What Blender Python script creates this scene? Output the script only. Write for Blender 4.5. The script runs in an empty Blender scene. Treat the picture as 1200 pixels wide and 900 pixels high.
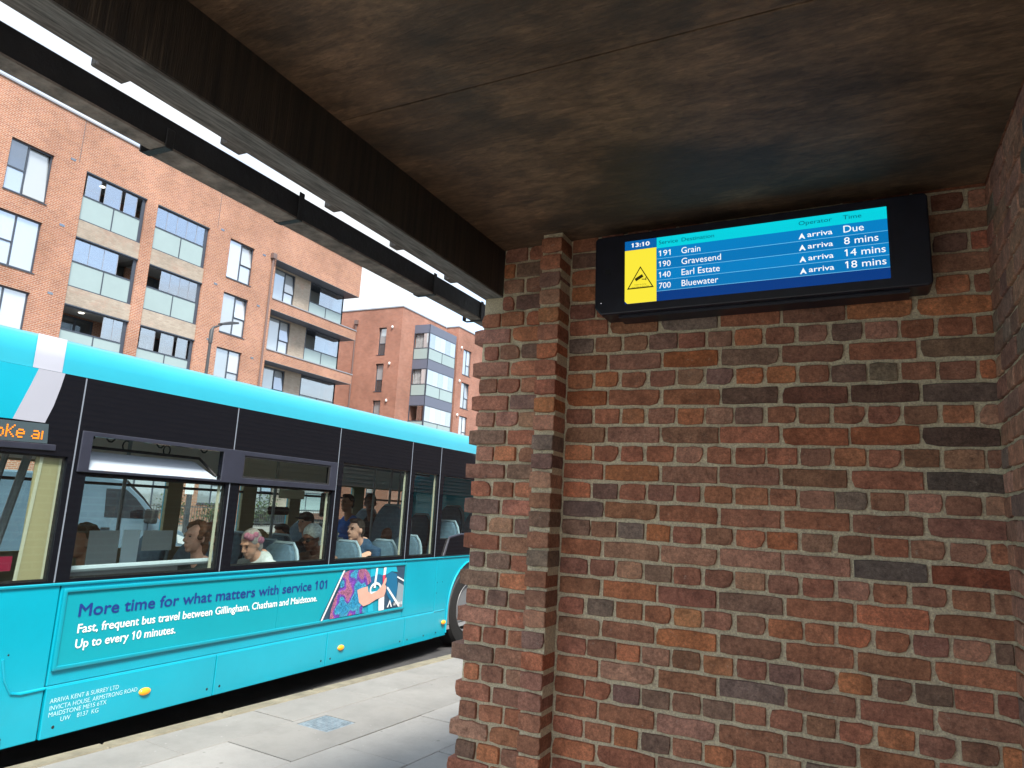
import bpy, bmesh, math, random
from mathutils import Vector, Matrix, Euler
random.seed(7)
R = math.radians
scene = bpy.context.scene
COL = scene.collection
E = 1.61                       # eye height: heights below are given relative to the eye

# ------------------------------------------------------------------ camera
cam_d = bpy.data.cameras.new('camera')
cam_d.sensor_width = 36.0
cam_d.lens = 831.164 / 1200 * 36.0
cam_d.clip_start = 0.05
cam_d.clip_end = 3000
cam = bpy.data.objects.new('camera', cam_d)
COL.objects.link(cam)
right = Vector((0.9015511, 0.4292417, 0.0543792))
down = Vector((-0.0266155, 0.1804625, -0.9832217))
fwd = Vector((-0.4318532, 0.8849773, 0.1741207))
cm = Matrix((( right.x, -down.x, -fwd.x, 0), (right.y, -down.y, -fwd.y, 0), (right.z, -down.z, -fwd.z, E), (0, 0, 0, 1)))
cam.matrix_world = cm
scene.camera = cam

# ------------------------------------------------------------------ light: bright overcast
SUN_EL, SUN_AZ = R(54), R(132)         # azimuth of the sun, from +Y clockwise towards +X
world = bpy.data.worlds.new('World'); scene.world = world
world.use_nodes = True
nt = world.node_tree; nt.nodes.clear()
wo = nt.nodes.new('ShaderNodeOutputWorld'); bg = nt.nodes.new('ShaderNodeBackground')
sky = nt.nodes.new('ShaderNodeTexSky'); sky.sky_type = 'NISHITA'; sky.sun_disc = False
sky.sun_elevation = SUN_EL; sky.sun_rotation = SUN_AZ; sky.air_density = 1.0; sky.dust_density = 2.0
tc = nt.nodes.new('ShaderNodeTexCoord'); mp = nt.nodes.new('ShaderNodeMapping')
mp.inputs['Scale'].default_value = (1.0, 1.0, 2.2)
nz = nt.nodes.new('ShaderNodeTexNoise'); nz.inputs['Scale'].default_value = 2.6; nz.inputs['Detail'].default_value = 7; nz.inputs['Roughness'].default_value = 0.55
cr = nt.nodes.new('ShaderNodeValToRGB'); cr.color_ramp.elements[0].position = 0.36; cr.color_ramp.elements[1].position = 0.58
cr.color_ramp.elements[0].color = (0.22, 0.22, 0.22, 1); cr.color_ramp.elements[1].color = (1, 1, 1, 1)
mx = nt.nodes.new('ShaderNodeMix'); mx.data_type = 'RGBA'
mx.inputs[7].default_value = (2.22, 2.34, 2.42, 1)
L = nt.links.new
L(tc.outputs['Generated'], mp.inputs['Vector']); L(mp.outputs['Vector'], nz.inputs['Vector']); L(nz.outputs['Fac'], cr.inputs['Fac'])
L(cr.outputs['Color'], mx.inputs[0]); L(sky.outputs['Color'], mx.inputs[6]); L(mx.outputs[2], bg.inputs['Color'])
bg.inputs['Strength'].default_value = 0.11
L(bg.outputs['Background'], wo.inputs['Surface'])
sd = bpy.data.lights.new('sun', 'SUN'); sd.energy = 1.5; sd.angle = R(14); sd.color = (1.0, 0.945, 0.86)
sun = bpy.data.objects.new('sun', sd); COL.objects.link(sun)
sdir = Vector((math.sin(SUN_AZ) * math.cos(SUN_EL), math.cos(SUN_AZ) * math.cos(SUN_EL), math.sin(SUN_EL)))
sun.rotation_euler = sdir.to_track_quat('Z', 'Y').to_euler(); sun.location = (-20, -20, 40)
vs = scene.view_settings
vs.view_transform = 'Standard'; vs.look = 'None'; vs.gamma = 1.0; vs.use_curve_mapping = False
vs.exposure = 2.25
scene.cycles.max_bounces = 12; scene.cycles.diffuse_bounces = 8; scene.cycles.transparent_max_bounces = 24

# ------------------------------------------------------------------ materials
def srgb(r, g, b):
    f = lambda c: (c / 255 / 12.92) if c / 255 <= 0.04045 else ((c / 255 + 0.055) / 1.055) ** 2.4
    return (f(r), f(g), f(b))
def mat(name, col, rough=0.6, var=0.0, vscale=8.0, bump=0.0, bscale=60.0, metal=0.0, spec=0.5, coat=0.0, emit=None, estr=1.0, stretch=(1, 1, 1), col2=None, detail=6):
    m = bpy.data.materials.new(name); m.use_nodes = True
    t = m.node_tree; b = t.nodes['Principled BSDF']
    b.inputs['Base Color'].default_value = (*col, 1); b.inputs['Roughness'].default_value = rough
    b.inputs['Metallic'].default_value = metal; b.inputs['Specular IOR Level'].default_value = spec
    if coat: b.inputs['Coat Weight'].default_value = coat; b.inputs['Coat Roughness'].default_value = 0.06
    if emit: b.inputs['Emission Color'].default_value = (*emit, 1); b.inputs['Emission Strength'].default_value = estr
    if var or bump:
        g = t.nodes.new('ShaderNodeNewGeometry'); mpn = t.nodes.new('ShaderNodeMapping')
        mpn.inputs['Scale'].default_value = stretch
        t.links.new(g.outputs['Position'], mpn.inputs['Vector'])
    if var:
        n = t.nodes.new('ShaderNodeTexNoise'); n.inputs['Scale'].default_value = vscale; n.inputs['Detail'].default_value = detail; n.inputs['Roughness'].default_value = 0.65
        t.links.new(mpn.outputs['Vector'], n.inputs['Vector'])
        r = t.nodes.new('ShaderNodeValToRGB'); r.color_ramp.elements[0].position = 0.3; r.color_ramp.elements[1].position = 0.7
        c2 = col2 or tuple(min(1, c * (1 + var)) for c in col)
        r.color_ramp.elements[0].color = (*[c * (1 - var) for c in col], 1); r.color_ramp.elements[1].color = (*c2, 1)
        t.links.new(n.outputs['Fac'], r.inputs['Fac']); t.links.new(r.outputs['Color'], b.inputs['Base Color'])
    if bump:
        n2 = t.nodes.new('ShaderNodeTexNoise'); n2.inputs['Scale'].default_value = bscale; n2.inputs['Detail'].default_value = 6; n2.inputs['Roughness'].default_value = 0.7
        t.links.new(mpn.outputs['Vector'], n2.inputs['Vector'])
        bp = t.nodes.new('ShaderNodeBump'); bp.inputs['Strength'].default_value = bump; bp.inputs['Distance'].default_value = 0.01
        t.links.new(n2.outputs['Fac'], bp.inputs['Height']); t.links.new(bp.outputs['Normal'], b.inputs['Normal'])
    return m
def glass(name, tint, refl=0.06, rough=0.0):
    m = bpy.data.materials.new(name); m.use_nodes = True; t = m.node_tree; t.nodes.clear()
    o = t.nodes.new('ShaderNodeOutputMaterial'); tr = t.nodes.new('ShaderNodeBsdfTransparent'); gl = t.nodes.new('ShaderNodeBsdfGlossy')
    mxs = t.nodes.new('ShaderNodeMixShader')
    # Schlick reflectance from the facing angle, the same from both sides of a thin pane
    ge = t.nodes.new('ShaderNodeNewGeometry'); dt = t.nodes.new('ShaderNodeVectorMath'); dt.operation = 'DOT_PRODUCT'
    t.links.new(ge.outputs['Incoming'], dt.inputs[0]); t.links.new(ge.outputs['Normal'], dt.inputs[1])
    ab = t.nodes.new('ShaderNodeMath'); ab.operation = 'ABSOLUTE'; t.links.new(dt.outputs['Value'], ab.inputs[0])
    iv = t.nodes.new('ShaderNodeMath'); iv.operation = 'SUBTRACT'; iv.inputs[0].default_value = 1.0; t.links.new(ab.outputs[0], iv.inputs[1])
    pw = t.nodes.new('ShaderNodeMath'); pw.operation = 'POWER'; pw.inputs[1].default_value = 5.0; t.links.new(iv.outputs[0], pw.inputs[0])
    fr = t.nodes.new('ShaderNodeMath'); fr.operation = 'MULTIPLY'; fr.inputs[1].default_value = .8; t.links.new(pw.outputs[0], fr.inputs[0])
    tr.inputs['Color'].default_value = (*tint, 1); gl.inputs['Roughness'].default_value = rough
    ad = t.nodes.new('ShaderNodeMath'); ad.operation = 'ADD'; ad.use_clamp = True; ad.inputs[1].default_value = refl
    t.links.new(fr.outputs[0], ad.inputs[0]); t.links.new(ad.outputs[0], mxs.inputs['Fac'])
    t.links.new(tr.outputs[0], mxs.inputs[1]); t.links.new(gl.outputs[0], mxs.inputs[2]); t.links.new(mxs.outputs[0], o.inputs['Surface'])
    return m

def brick_far(name, c1, c2, mortar, sc=1.0):
    """brickwork too far away to tell the bricks apart"""
    m = bpy.data.materials.new(name); m.use_nodes = True; t = m.node_tree; b = t.nodes['Principled BSDF']; b.inputs['Roughness'].default_value = 0.9
    g = t.nodes.new('ShaderNodeNewGeometry'); sp = t.nodes.new('ShaderNodeSeparateXYZ'); sn = t.nodes.new('ShaderNodeSeparateXYZ')
    t.links.new(g.outputs['Position'], sp.inputs[0]); t.links.new(g.outputs['True Normal'], sn.inputs[0])
    ab = t.nodes.new('ShaderNodeMath'); ab.operation = 'ABSOLUTE'; t.links.new(sn.outputs['Y'], ab.inputs[0])
    gt = t.nodes.new('ShaderNodeMath'); gt.operation = 'GREATER_THAN'; gt.inputs[1].default_value = 0.5; t.links.new(ab.outputs[0], gt.inputs[0])
    mi = t.nodes.new('ShaderNodeMix'); t.links.new(gt.outputs[0], mi.inputs[0]); t.links.new(sp.outputs['Y'], mi.inputs[2]); t.links.new(sp.outputs['X'], mi.inputs[3])
    cb = t.nodes.new('ShaderNodeCombineXYZ'); t.links.new(mi.outputs[0], cb.inputs[0]); t.links.new(sp.outputs['Z'], cb.inputs[1])
    br = t.nodes.new('ShaderNodeTexBrick'); br.inputs['Scale'].default_value = sc; br.inputs['Brick Width'].default_value = 0.225; br.inputs['Row Height'].default_value = 0.075
    br.inputs['Mortar Size'].default_value = 0.011; br.inputs['Mortar Smooth'].default_value = 0.2; br.inputs['Bias'].default_value = -0.1
    br.inputs['Color1'].default_value = (*c1, 1); br.inputs['Color2'].default_value = (*c2, 1); br.inputs['Mortar'].default_value = (*mortar, 1)
    t.links.new(cb.outputs[0], br.inputs['Vector'])
    n = t.nodes.new('ShaderNodeTexNoise'); n.inputs['Scale'].default_value = 0.35; n.inputs['Detail'].default_value = 8; n.inputs['Roughness'].default_value = 0.7
    t.links.new(g.outputs['Position'], n.inputs['Vector'])
    r = t.nodes.new('ShaderNodeValToRGB'); r.color_ramp.elements[0].position = .3; r.color_ramp.elements[1].position = .72
    r.color_ramp.elements[0].color = (.72, .70, .70, 1); r.color_ramp.elements[1].color = (1.25, 1.27, 1.32, 1)
    t.links.new(n.outputs['Fac'], r.inputs['Fac'])
    mu = t.nodes.new('ShaderNodeMix'); mu.data_type = 'RGBA'; mu.blend_type = 'MULTIPLY'; mu.inputs[0].default_value = 1
    n3 = t.nodes.new('ShaderNodeTexNoise'); n3.inputs['Scale'].default_value = .9; n3.inputs['Detail'].default_value = 9; n3.inputs['Roughness'].default_value = .8
    t.links.new(cb.outputs[0], n3.inputs['Vector']); r3 = t.nodes.new('ShaderNodeValToRGB'); r3.color_ramp.elements[0].position = .50; r3.color_ramp.elements[1].position = .64
    r3.color_ramp.elements[1].color = (.4, .4, .4, 1); t.links.new(n3.outputs['Fac'], r3.inputs['Fac'])
    pk = t.nodes.new('ShaderNodeMix'); pk.data_type = 'RGBA'; t.links.new(r3.outputs['Color'], pk.inputs[0]); t.links.new(br.outputs['Color'], pk.inputs[6]); pk.inputs[7].default_value = (.43, .23, .165, 1)
    t.links.new(pk.outputs[2], mu.inputs[6]); t.links.new(r.outputs['Color'], mu.inputs[7])
    t.links.new(mu.outputs[2], b.inputs['Base Color'])
    bp = t.nodes.new('ShaderNodeBump'); bp.inputs['Strength'].default_value = .5; bp.inputs['Distance'].default_value = .008; bp.invert = True
    t.links.new(br.outputs['Fac'], bp.inputs['Height']); t.links.new(bp.outputs['Normal'], b.inputs['Normal'])
    return m

def brick_near(name, island=False):
    m = bpy.data.materials.new(name); m.use_nodes = True; t = m.node_tree; b = t.nodes['Principled BSDF']; b.inputs['Roughness'].default_value = 0.88
    b.inputs['Specular IOR Level'].default_value = 0.3
    g = t.nodes.new('ShaderNodeNewGeometry'); oi = t.nodes.new('ShaderNodeObjectInfo')
    ad = t.nodes.new('ShaderNodeVectorMath'); ad.operation = 'ADD'
    sc = t.nodes.new('ShaderNodeVectorMath'); sc.operation = 'SCALE'; sc.inputs['Scale'].default_value = 3.7
    t.links.new(oi.outputs['Color'], sc.inputs[0]); t.links.new(g.outputs['Position'], ad.inputs[0]); t.links.new(sc.outputs[0], ad.inputs[1])
    def noise(s, d, ro=.65):
        n = t.nodes.new('ShaderNodeTexNoise'); n.inputs['Scale'].default_value = s; n.inputs['Detail'].default_value = d; n.inputs['Roughness'].default_value = ro
        t.links.new(ad.outputs[0], n.inputs['Vector']); return n
    def ramp(src, p0, c0, p1, c1):
        r = t.nodes.new('ShaderNodeValToRGB'); r.color_ramp.elements[0].position = p0; r.color_ramp.elements[1].position = p1
        r.color_ramp.elements[0].color = (*c0, 1); r.color_ramp.elements[1].color = (*c1, 1); t.links.new(src, r.inputs['Fac']); return r
    if island:
        base = ramp(g.outputs['Random Per Island'], 0, (.12, .05, .035), 1, (.33, .13, .07)).outputs['Color']
    else: base = oi.outputs['Color']
    def mul(a, bb, blend='MULTIPLY', fac=1.0):
        x = t.nodes.new('ShaderNodeMix'); x.data_type = 'RGBA'; x.blend_type = blend
        if isinstance(fac, float): x.inputs[0].default_value = fac
        else: t.links.new(fac, x.inputs[0])
        t.links.new(a, x.inputs[6])
        if isinstance(bb, tuple): x.inputs[7].default_value = (*bb, 1)
        else: t.links.new(bb, x.inputs[7])
        return x.outputs[2]
    c = mul(base, ramp(noise(16, 8, .72).outputs['Fac'], .3, (.55, .53, .53), .72, (1.35, 1.3, 1.25)).outputs['Color'])
    c = mul(c, ramp(noise(75, 7, .85).outputs['Fac'], .34, (.50, .48, .48), .64, (1.4, 1.38, 1.36)).outputs['Color'])
    # sooty smears and lime bloom
    c = mul(c, (.035, .03, .032), 'MIX', ramp(noise(9, 7, .75).outputs['Fac'], .62, (0, 0, 0), .72, (.65, .65, .65)).outputs['Color'])
    c = mul(c, (.60, .50, .40), 'MIX', ramp(noise(38, 8, .82).outputs['Fac'], .60, (0, 0, 0), .70, (.60, .60, .60)).outputs['Color'])
    t.links.new(c, b.inputs['Base Color'])
    bp = t.nodes.new('ShaderNodeBump'); bp.inputs['Strength'].default_value = .9; bp.inputs['Distance'].default_value = .008
    bp2 = t.nodes.new('ShaderNodeBump'); bp2.inputs['Strength'].default_value = .9; bp2.inputs['Distance'].default_value = .004
    t.links.new(noise(40, 6, .7).outputs['Fac'], bp.inputs['Height']); t.links.new(noise(260, 4, .8).outputs['Fac'], bp2.inputs['Height'])
    t.links.new(bp.outputs['Normal'], bp2.inputs['Normal']); t.links.new(bp2.outputs['Normal'], b.inputs['Normal'])
    return m

def osb(name):
    """oriented strand board, painted brown long ago: long chips, worn paint, dark patches"""
    m = bpy.data.materials.new(name); m.use_nodes = True; t = m.node_tree; b = t.nodes['Principled BSDF']; b.inputs['Roughness'].default_value = 0.62
    g = t.nodes.new('ShaderNodeNewGeometry')
    def noise(s, d, stretch=(1, 1, 1), ro=.6, dist=0.0):
        mpn = t.nodes.new('ShaderNodeMapping'); mpn.inputs['Scale'].default_value = stretch; t.links.new(g.outputs['Position'], mpn.inputs['Vector'])
        n = t.nodes.new('ShaderNodeTexNoise'); n.inputs['Scale'].default_value = s; n.inputs['Detail'].default_value = d; n.inputs['Roughness'].default_value = ro; n.inputs['Distortion'].default_value = dist
        t.links.new(mpn.outputs['Vector'], n.inputs['Vector']); return n.outputs['Fac']
    def chips(s, rot, stretch):
        mpn = t.nodes.new('ShaderNodeMapping'); mpn.inputs['Scale'].default_value = stretch; mpn.inputs['Rotation'].default_value = (0, 0, rot); t.links.new(g.outputs['Position'], mpn.inputs['Vector'])
        wn = t.nodes.new('ShaderNodeTexNoise'); wn.inputs['Scale'].default_value = 9; wn.inputs['Detail'].default_value = 2; t.links.new(mpn.outputs['Vector'], wn.inputs['Vector'])
        ws = t.nodes.new('ShaderNodeVectorMath'); ws.operation = 'SCALE'; ws.inputs['Scale'].default_value = .12; t.links.new(wn.outputs['Color'], ws.inputs[0])
        wa = t.nodes.new('ShaderNodeVectorMath'); wa.operation = 'ADD'; t.links.new(mpn.outputs['Vector'], wa.inputs[0]); t.links.new(ws.outputs[0], wa.inputs[1])
        v = t.nodes.new('ShaderNodeTexVoronoi'); v.inputs['Scale'].default_value = s; t.links.new(wa.outputs[0], v.inputs['Vector'])
        sx = t.nodes.new('ShaderNodeSeparateXYZ'); t.links.new(v.outputs['Color'], sx.inputs[0]); return sx.outputs['X']
    def ramp(src, p0, c0, p1, c1):
        r = t.nodes.new('ShaderNodeValToRGB'); r.color_ramp.elements[0].position = p0; r.color_ramp.elements[1].position = p1
        r.color_ramp.elements[0].color = (*c0, 1); r.color_ramp.elements[1].color = (*c1, 1); t.links.new(src, r.inputs['Fac']); return r.outputs['Color']
    def mul(a, bb, blend='MULTIPLY', fac=1.0):
        x = t.nodes.new('ShaderNodeMix'); x.data_type = 'RGBA'; x.blend_type = blend
        if isinstance(fac, float): x.inputs[0].default_value = fac
        else: t.links.new(fac, x.inputs[0])
        t.links.new(a, x.inputs[6])
        if isinstance(bb, tuple): x.inputs[7].default_value = (*bb, 1)
        else: t.links.new(bb, x.inputs[7])
        return x.outputs[2]
    c = ramp(noise(2.2, 8, (1, 1.7, 1), .65, .3), .32, srgb(78, 60, 42), .68, srgb(138, 111, 84))
    c = mul(c, ramp(noise(60, 6, (.45, 1.3, 1), .8), .32, (.62, .6, .6), .68, (1.3, 1.28, 1.28)))
    c1 = chips(36, .45, (.30, 1, 1)); c2 = chips(46, -.7, (.28, 1, 1)); c3 = chips(54, 1.3, (.30, 1, 1))
    c = mul(c, ramp(c3, .05, (.85, .85, .85), .95, (1.12, 1.12, 1.12)))
    c = mul(c, ramp(c1, .05, (.84, .84, .84), .95, (1.14, 1.13, 1.12)))
    c = mul(c, ramp(c2, .05, (.86, .86, .86), .95, (1.12, 1.12, 1.12)))
    c = mul(c, (.030, .026, .020), 'MIX', ramp(noise(1.0, 8, (.8, 1.3, 1), .62, .2), .50, (0, 0, 0), .58, (.70, .70, .70)))
    t.links.new(c, b.inputs['Base Color'])
    mh = t.nodes.new('ShaderNodeMath'); mh.operation = 'ADD'; t.links.new(c1, mh.inputs[0]); t.links.new(c2, mh.inputs[1])
    bp = t.nodes.new('ShaderNodeBump'); bp.inputs['Strength'].default_value = .9; bp.inputs['Distance'].default_value = .014; t.links.new(mh.outputs[0], bp.inputs['Height'])
    bp2 = t.nodes.new('ShaderNodeBump'); bp2.inputs['Strength'].default_value = .8; bp2.inputs['Distance'].default_value = .010
    t.links.new(noise(35, 6, (.35, 2.5, 1), .75), bp2.inputs['Height']); t.links.new(bp.outputs['Normal'], bp2.inputs['Normal']); t.links.new(bp2.outputs['Normal'], b.inputs['Normal'])
    return m

M = {}
M['brick'] = brick_near('red_brick'); M['brick_rest'] = brick_near('red_brick_rest', True)
M['mortar'] = mat('lime_mortar', (.84, .67, .465), .95, .36, 150, 1.0, 170)
M['osb'] = osb('strand_board')
M['beam'] = mat('dark_stained_beam', (.019, .016, .017), .5, .45, 7, .5, 40, stretch=(1, 7, .30), col2=(.060, .044, .030))
def streaks(m, col):
    t = m.node_tree; b = t.nodes['Principled BSDF']; src = b.inputs['Base Color'].links[0].from_socket; g = t.nodes.new('ShaderNodeNewGeometry'); fs = []
    for st, sc, p0, p1 in (((1, 42, .9), 2.0, .56, .68), ((1, 1.6, .6), 1.7, .50, .66)):
        mp_ = t.nodes.new('ShaderNodeMapping'); mp_.inputs['Scale'].default_value = st; t.links.new(g.outputs['Position'], mp_.inputs['Vector'])
        n = t.nodes.new('ShaderNodeTexNoise'); n.inputs['Scale'].default_value = sc; n.inputs['Detail'].default_value = 4; t.links.new(mp_.outputs['Vector'], n.inputs['Vector'])
        r = t.nodes.new('ShaderNodeMapRange'); r.inputs['From Min'].default_value = p0; r.inputs['From Max'].default_value = p1; t.links.new(n.outputs['Fac'], r.inputs['Value']); fs.append(r.outputs['Result'])
    mu = t.nodes.new('ShaderNodeMath'); mu.operation = 'MULTIPLY'; t.links.new(fs[0], mu.inputs[0]); t.links.new(fs[1], mu.inputs[1])
    x = t.nodes.new('ShaderNodeMix'); x.data_type = 'RGBA'; t.links.new(mu.outputs[0], x.inputs[0]); t.links.new(src, x.inputs[6]); x.inputs[7].default_value = (*col, 1); t.links.new(x.outputs[2], b.inputs['Base Color'])
streaks(M['beam'], (.17, .125, .085))
M['soffit'] = mat('weathered_grey_timber', (.25, .235, .215), .8, .65, 22, 1.0, 50, stretch=(6, .45, 6))
M['gutter'] = mat('gutter_dark', (.018, .016, .016), .55, .4, 9, .3, 30)
M['gutter_base'] = mat('gutter_weathered', (.22, .18, .15), .85, .65, 14, .8, 40)
M['tile'] = mat('clay_roof_tile', (.13, .085, .07), .85, .4, 12, .4, 60)
def concrete(name, col):
    m = mat(name, col, .9, .16, 2.6, .4, 180); t = m.node_tree; b = t.nodes['Principled BSDF']; src = b.inputs['Base Color'].links[0].from_socket
    g = t.nodes.new('ShaderNodeNewGeometry')
    def spot(kind, sc, p0, p1, dark, amt):
        if kind == 'v':
            n = t.nodes.new('ShaderNodeTexVoronoi'); n.inputs['Scale'].default_value = sc; out = n.outputs['Distance']
        else:
            n = t.nodes.new('ShaderNodeTexNoise'); n.inputs['Scale'].default_value = sc; n.inputs['Detail'].default_value = 6; n.inputs['Roughness'].default_value = .75; out = n.outputs['Fac']
        t.links.new(g.outputs['Position'], n.inputs['Vector']); r = t.nodes.new('ShaderNodeValToRGB'); r.color_ramp.elements[0].position = p0; r.color_ramp.elements[1].position = p1
        r.color_ramp.elements[0].color = (amt if p0 < p1 and kind == 'v' else 0,) * 3 + (1,); r.color_ramp.elements[1].color = ((0 if kind == 'v' else amt),) * 3 + (1,)
        t.links.new(out, r.inputs['Fac']); return r.outputs['Color'], dark
    cur = src
    for (f, dark) in (spot('v', 4.2, .045, .06, (.12, .115, .105), .6), spot('v', 9.0, .05, .065, (.42, .41, .39), .5), spot('n', 1.3, .54, .66, (.17, .16, .145), .55), spot('n', 90, .60, .70, (.12, .12, .115), .5)):
        x = t.nodes.new('ShaderNodeMix'); x.data_type = 'RGBA'; t.links.new(f, x.inputs[0]); t.links.new(cur, x.inputs[6]); x.inputs[7].default_value = (*dark, 1); cur = x.outputs[2]
    t.links.new(cur, b.inputs['Base Color']); return m
M['concrete'] = concrete('paving_concrete', (.235, .23, .217)); M['concrete_b'] = concrete('paving_concrete_pale', (.285, .28, .267))
M['kerb'] = mat('kerb_stone', (.20, .18, .13), .9, .3, 6, .3, 120)
M['joint'] = mat('dirty_joint', (.07, .065, .06), .95, .3, 20)
M['asphalt'] = mat('asphalt', (.055, .055, .057), .9, .25, 6, .6, 160)
M['ground'] = mat('earth', (.10, .09, .07), .95, .3, 1.0)
M['cast'] = mat('galvanised_cover', (.25, .305, .345), .5, .3, 18, .2, 80, metal=.35)
M['fbrick'] = brick_far('orange_brickwork', (.40, .165, .085), (.28, .105, .06), (.46, .36, .28))
M['fbrick2'] = brick_far('red_brickwork', (.36, .135, .08), (.25, .09, .055), (.33, .24, .19))
M['buff'] = brick_far('buff_brickwork', (.40, .34, .265), (.32, .265, .205), (.34, .31, .255))
M['oldbrick'] = brick_far('old_brickwork', (.24, .095, .06), (.13, .06, .045), (.33, .29, .23))
M['frame'] = mat('grey_window_frame', srgb(62, 70, 82), .45)
M['grey_panel'] = mat('slate_grey_panel', srgb(96, 103, 120), .45)
M['soff_grey'] = mat('grey_soffit', srgb(78, 84, 96), .5)
M['coping'] = mat('metal_coping', srgb(150, 152, 158), .45, metal=.3)
def pane_mat(name, col, gl):
    m = mat(name, col, .04); m.node_tree.nodes['Principled BSDF'].inputs['Specular IOR Level'].default_value = gl; return m
def win_glass(name, dark, light, refl):
    """glazing: blinds and rooms of different tones behind a reflecting pane"""
    m = bpy.data.materials.new(name); m.use_nodes = True; t = m.node_tree; b = t.nodes['Principled BSDF']
    b.inputs['Roughness'].default_value = .5
    oi = t.nodes.new('ShaderNodeObjectInfo'); r = t.nodes.new('ShaderNodeValToRGB'); r.color_ramp.elements[0].color = (*dark, 1); r.color_ramp.elements[1].color = (*light, 1)
    t.links.new(oi.outputs['Random'], r.inputs['Fac']); t.links.new(r.outputs['Color'], b.inputs['Base Color'])
    gl = t.nodes.new('ShaderNodeBsdfGlossy'); gl.inputs['Roughness'].default_value = .02; gl.inputs['Color'].default_value = (.93, .97, 1, 1)
    n = t.nodes.new('ShaderNodeTexNoise'); n.inputs['Scale'].default_value = .9; n.inputs['Detail'].default_value = 2
    g = t.nodes.new('ShaderNodeNewGeometry'); t.links.new(g.outputs['Position'], n.inputs['Vector'])
    bp = t.nodes.new('ShaderNodeBump'); bp.inputs['Strength'].default_value = .10; bp.inputs['Distance'].default_value = .02; t.links.new(n.outputs['Fac'], bp.inputs['Height']); t.links.new(bp.outputs['Normal'], gl.inputs['Normal'])
    mxs = t.nodes.new('ShaderNodeMixShader'); mxs.inputs['Fac'].default_value = refl
    o = t.nodes['Material Output']; t.links.new(b.outputs[0], mxs.inputs[1]); t.links.new(gl.outputs[0], mxs.inputs[2]); t.links.new(mxs.outputs[0], o.inputs['Surface'])
    return m
M['wpane'] = win_glass('window_glass', (.22, .26, .28), (.50, .54, .57), .34)
M['wdark'] = win_glass('dark_window_glass', (.03, .035, .04), (.06, .07, .08), .22)
M['frost'] = mat('frosted_glass', (.30, .39, .39), .25, .05, .6)
M['clear'] = glass('clear_glass', (.86, .92, .93), .05)
M['room'] = mat('room_ceiling', (.42, .43, .43), .8)
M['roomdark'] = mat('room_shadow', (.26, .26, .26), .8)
M['pipe'] = mat('brown_downpipe', (.16, .11, .10), .5)
M['steel'] = mat('dark_steel', (.05, .055, .06), .45)
M['white'] = mat('white_plastic', (.75, .76, .76), .5)
# bus
M['cyan'] = mat('turquoise_bus_paint', (.001, .365, .495), .30, .07, 1.3, coat=.5, bump=.05, bscale=2.2)
M['cyan_roof'] = mat('turquoise_roof_paint', (.002, .30, .395), .34, .05, 1.5, coat=.4, bump=.04, bscale=2.2)
M['ad'] = mat('advert_vinyl', (.002, .325, .40), .4, .04, 2.0, coat=.15)
M['stripe'] = mat('pale_grey_stripe', (.36, .375, .43), .35, .03, 3)
M['black'] = mat('black_glazing', (.006, .007, .010), .05, spec=.4)
M['rubber'] = mat('black_rubber', (.012, .012, .012), .7)
M['housing'] = mat('vent_frame_black', (.028, .031, .046), .30, .15, 10)
M['trim'] = mat('seam_trim', (.20, .23, .27), .35)
M['bglass'] = glass('tinted_bus_glass', (.90, .95, .94), .055)
M['vglass'] = glass('olive_tinted_vent_glass', (.95, .95, .86), .03)
M['hopper'] = mat('tilted_vent_glass', (.42, .50, .58), .06, spec=.8)
M['cream'] = mat('cream_lining', (.50, .48, .36), .6)
M['olive'] = mat('olive_pillar_trim', (.36, .31, .17), .6)
M['inceil'] = mat('bus_ceiling', (.90, .88, .78), .6)
M['binside'] = mat('dark_interior', (.16, .17, .18), .7)
M['bfloor'] = mat('bus_floor', (.32, .33, .34), .6)
M['seat'] = mat('blue_grey_seat', (.085, .15, .205), .65, .25, 30, .3, 200)
M['seat_edge'] = mat('seat_shell', (.30, .40, .46), .4)
M['pole'] = mat('grab_pole_grey', (.22, .25, .27), .35, metal=.3)
M['rail'] = mat('pale_window_rail', (.50, .58, .62), .35)
M['amber'] = mat('amber_lens', (.85, .33, .02), .25, coat=.5, emit=(1, .35, .02), estr=.12)
M['tyre'] = mat('tyre_rubber', (.014, .014, .014), .8, bump=.3, bscale=60)
M['rim'] = mat('wheel_steel', (.15, .155, .16), .5, .3, 20, metal=.2)
M['navy'] = mat('navy_lettering', (.010, .035, .22), .5)
M['wletter'] = mat('white_lettering', (.85, .88, .88), .5)
M['pletter'] = mat('pale_cyan_lettering', (.50, .80, .82), .5)
M['led'] = mat('led_amber', (.3, .08, .0), .5, emit=(1.0, .27, .015), estr=.29)
M['ledback'] = mat('led_board', (.05, .075, .085), .4)
# display
M['case'] = mat('display_case_black', (.008, .009, .018), .4, .3, 20)
def em(name, col, s=1.0): return mat(name, (.01, .01, .01), .35, emit=col, estr=s, spec=.25)
ES = .215
M['s_blue'] = em('screen_blue', srgb(0, 126, 194), ES); M['s_blue2'] = em('screen_blue_alternate', srgb(0, 117, 184), ES)
M['s_cyan'] = em('screen_turquoise', srgb(0, 208, 222), ES); M['s_navy'] = em('screen_navy', srgb(0, 56, 128), ES); M['s_time'] = em('screen_clock_blue', srgb(0, 96, 168), ES)
M['s_yel'] = em('screen_yellow', srgb(250, 232, 60), ES); M['s_white'] = em('screen_white', (1, 1, 1), ES * 1.05); M['s_line'] = em('screen_line', srgb(120, 200, 240), ES)
M['s_head'] = em('screen_heading', srgb(0, 72, 96), ES); M['s_black'] = em('screen_black', srgb(40, 38, 10), ES)

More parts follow.
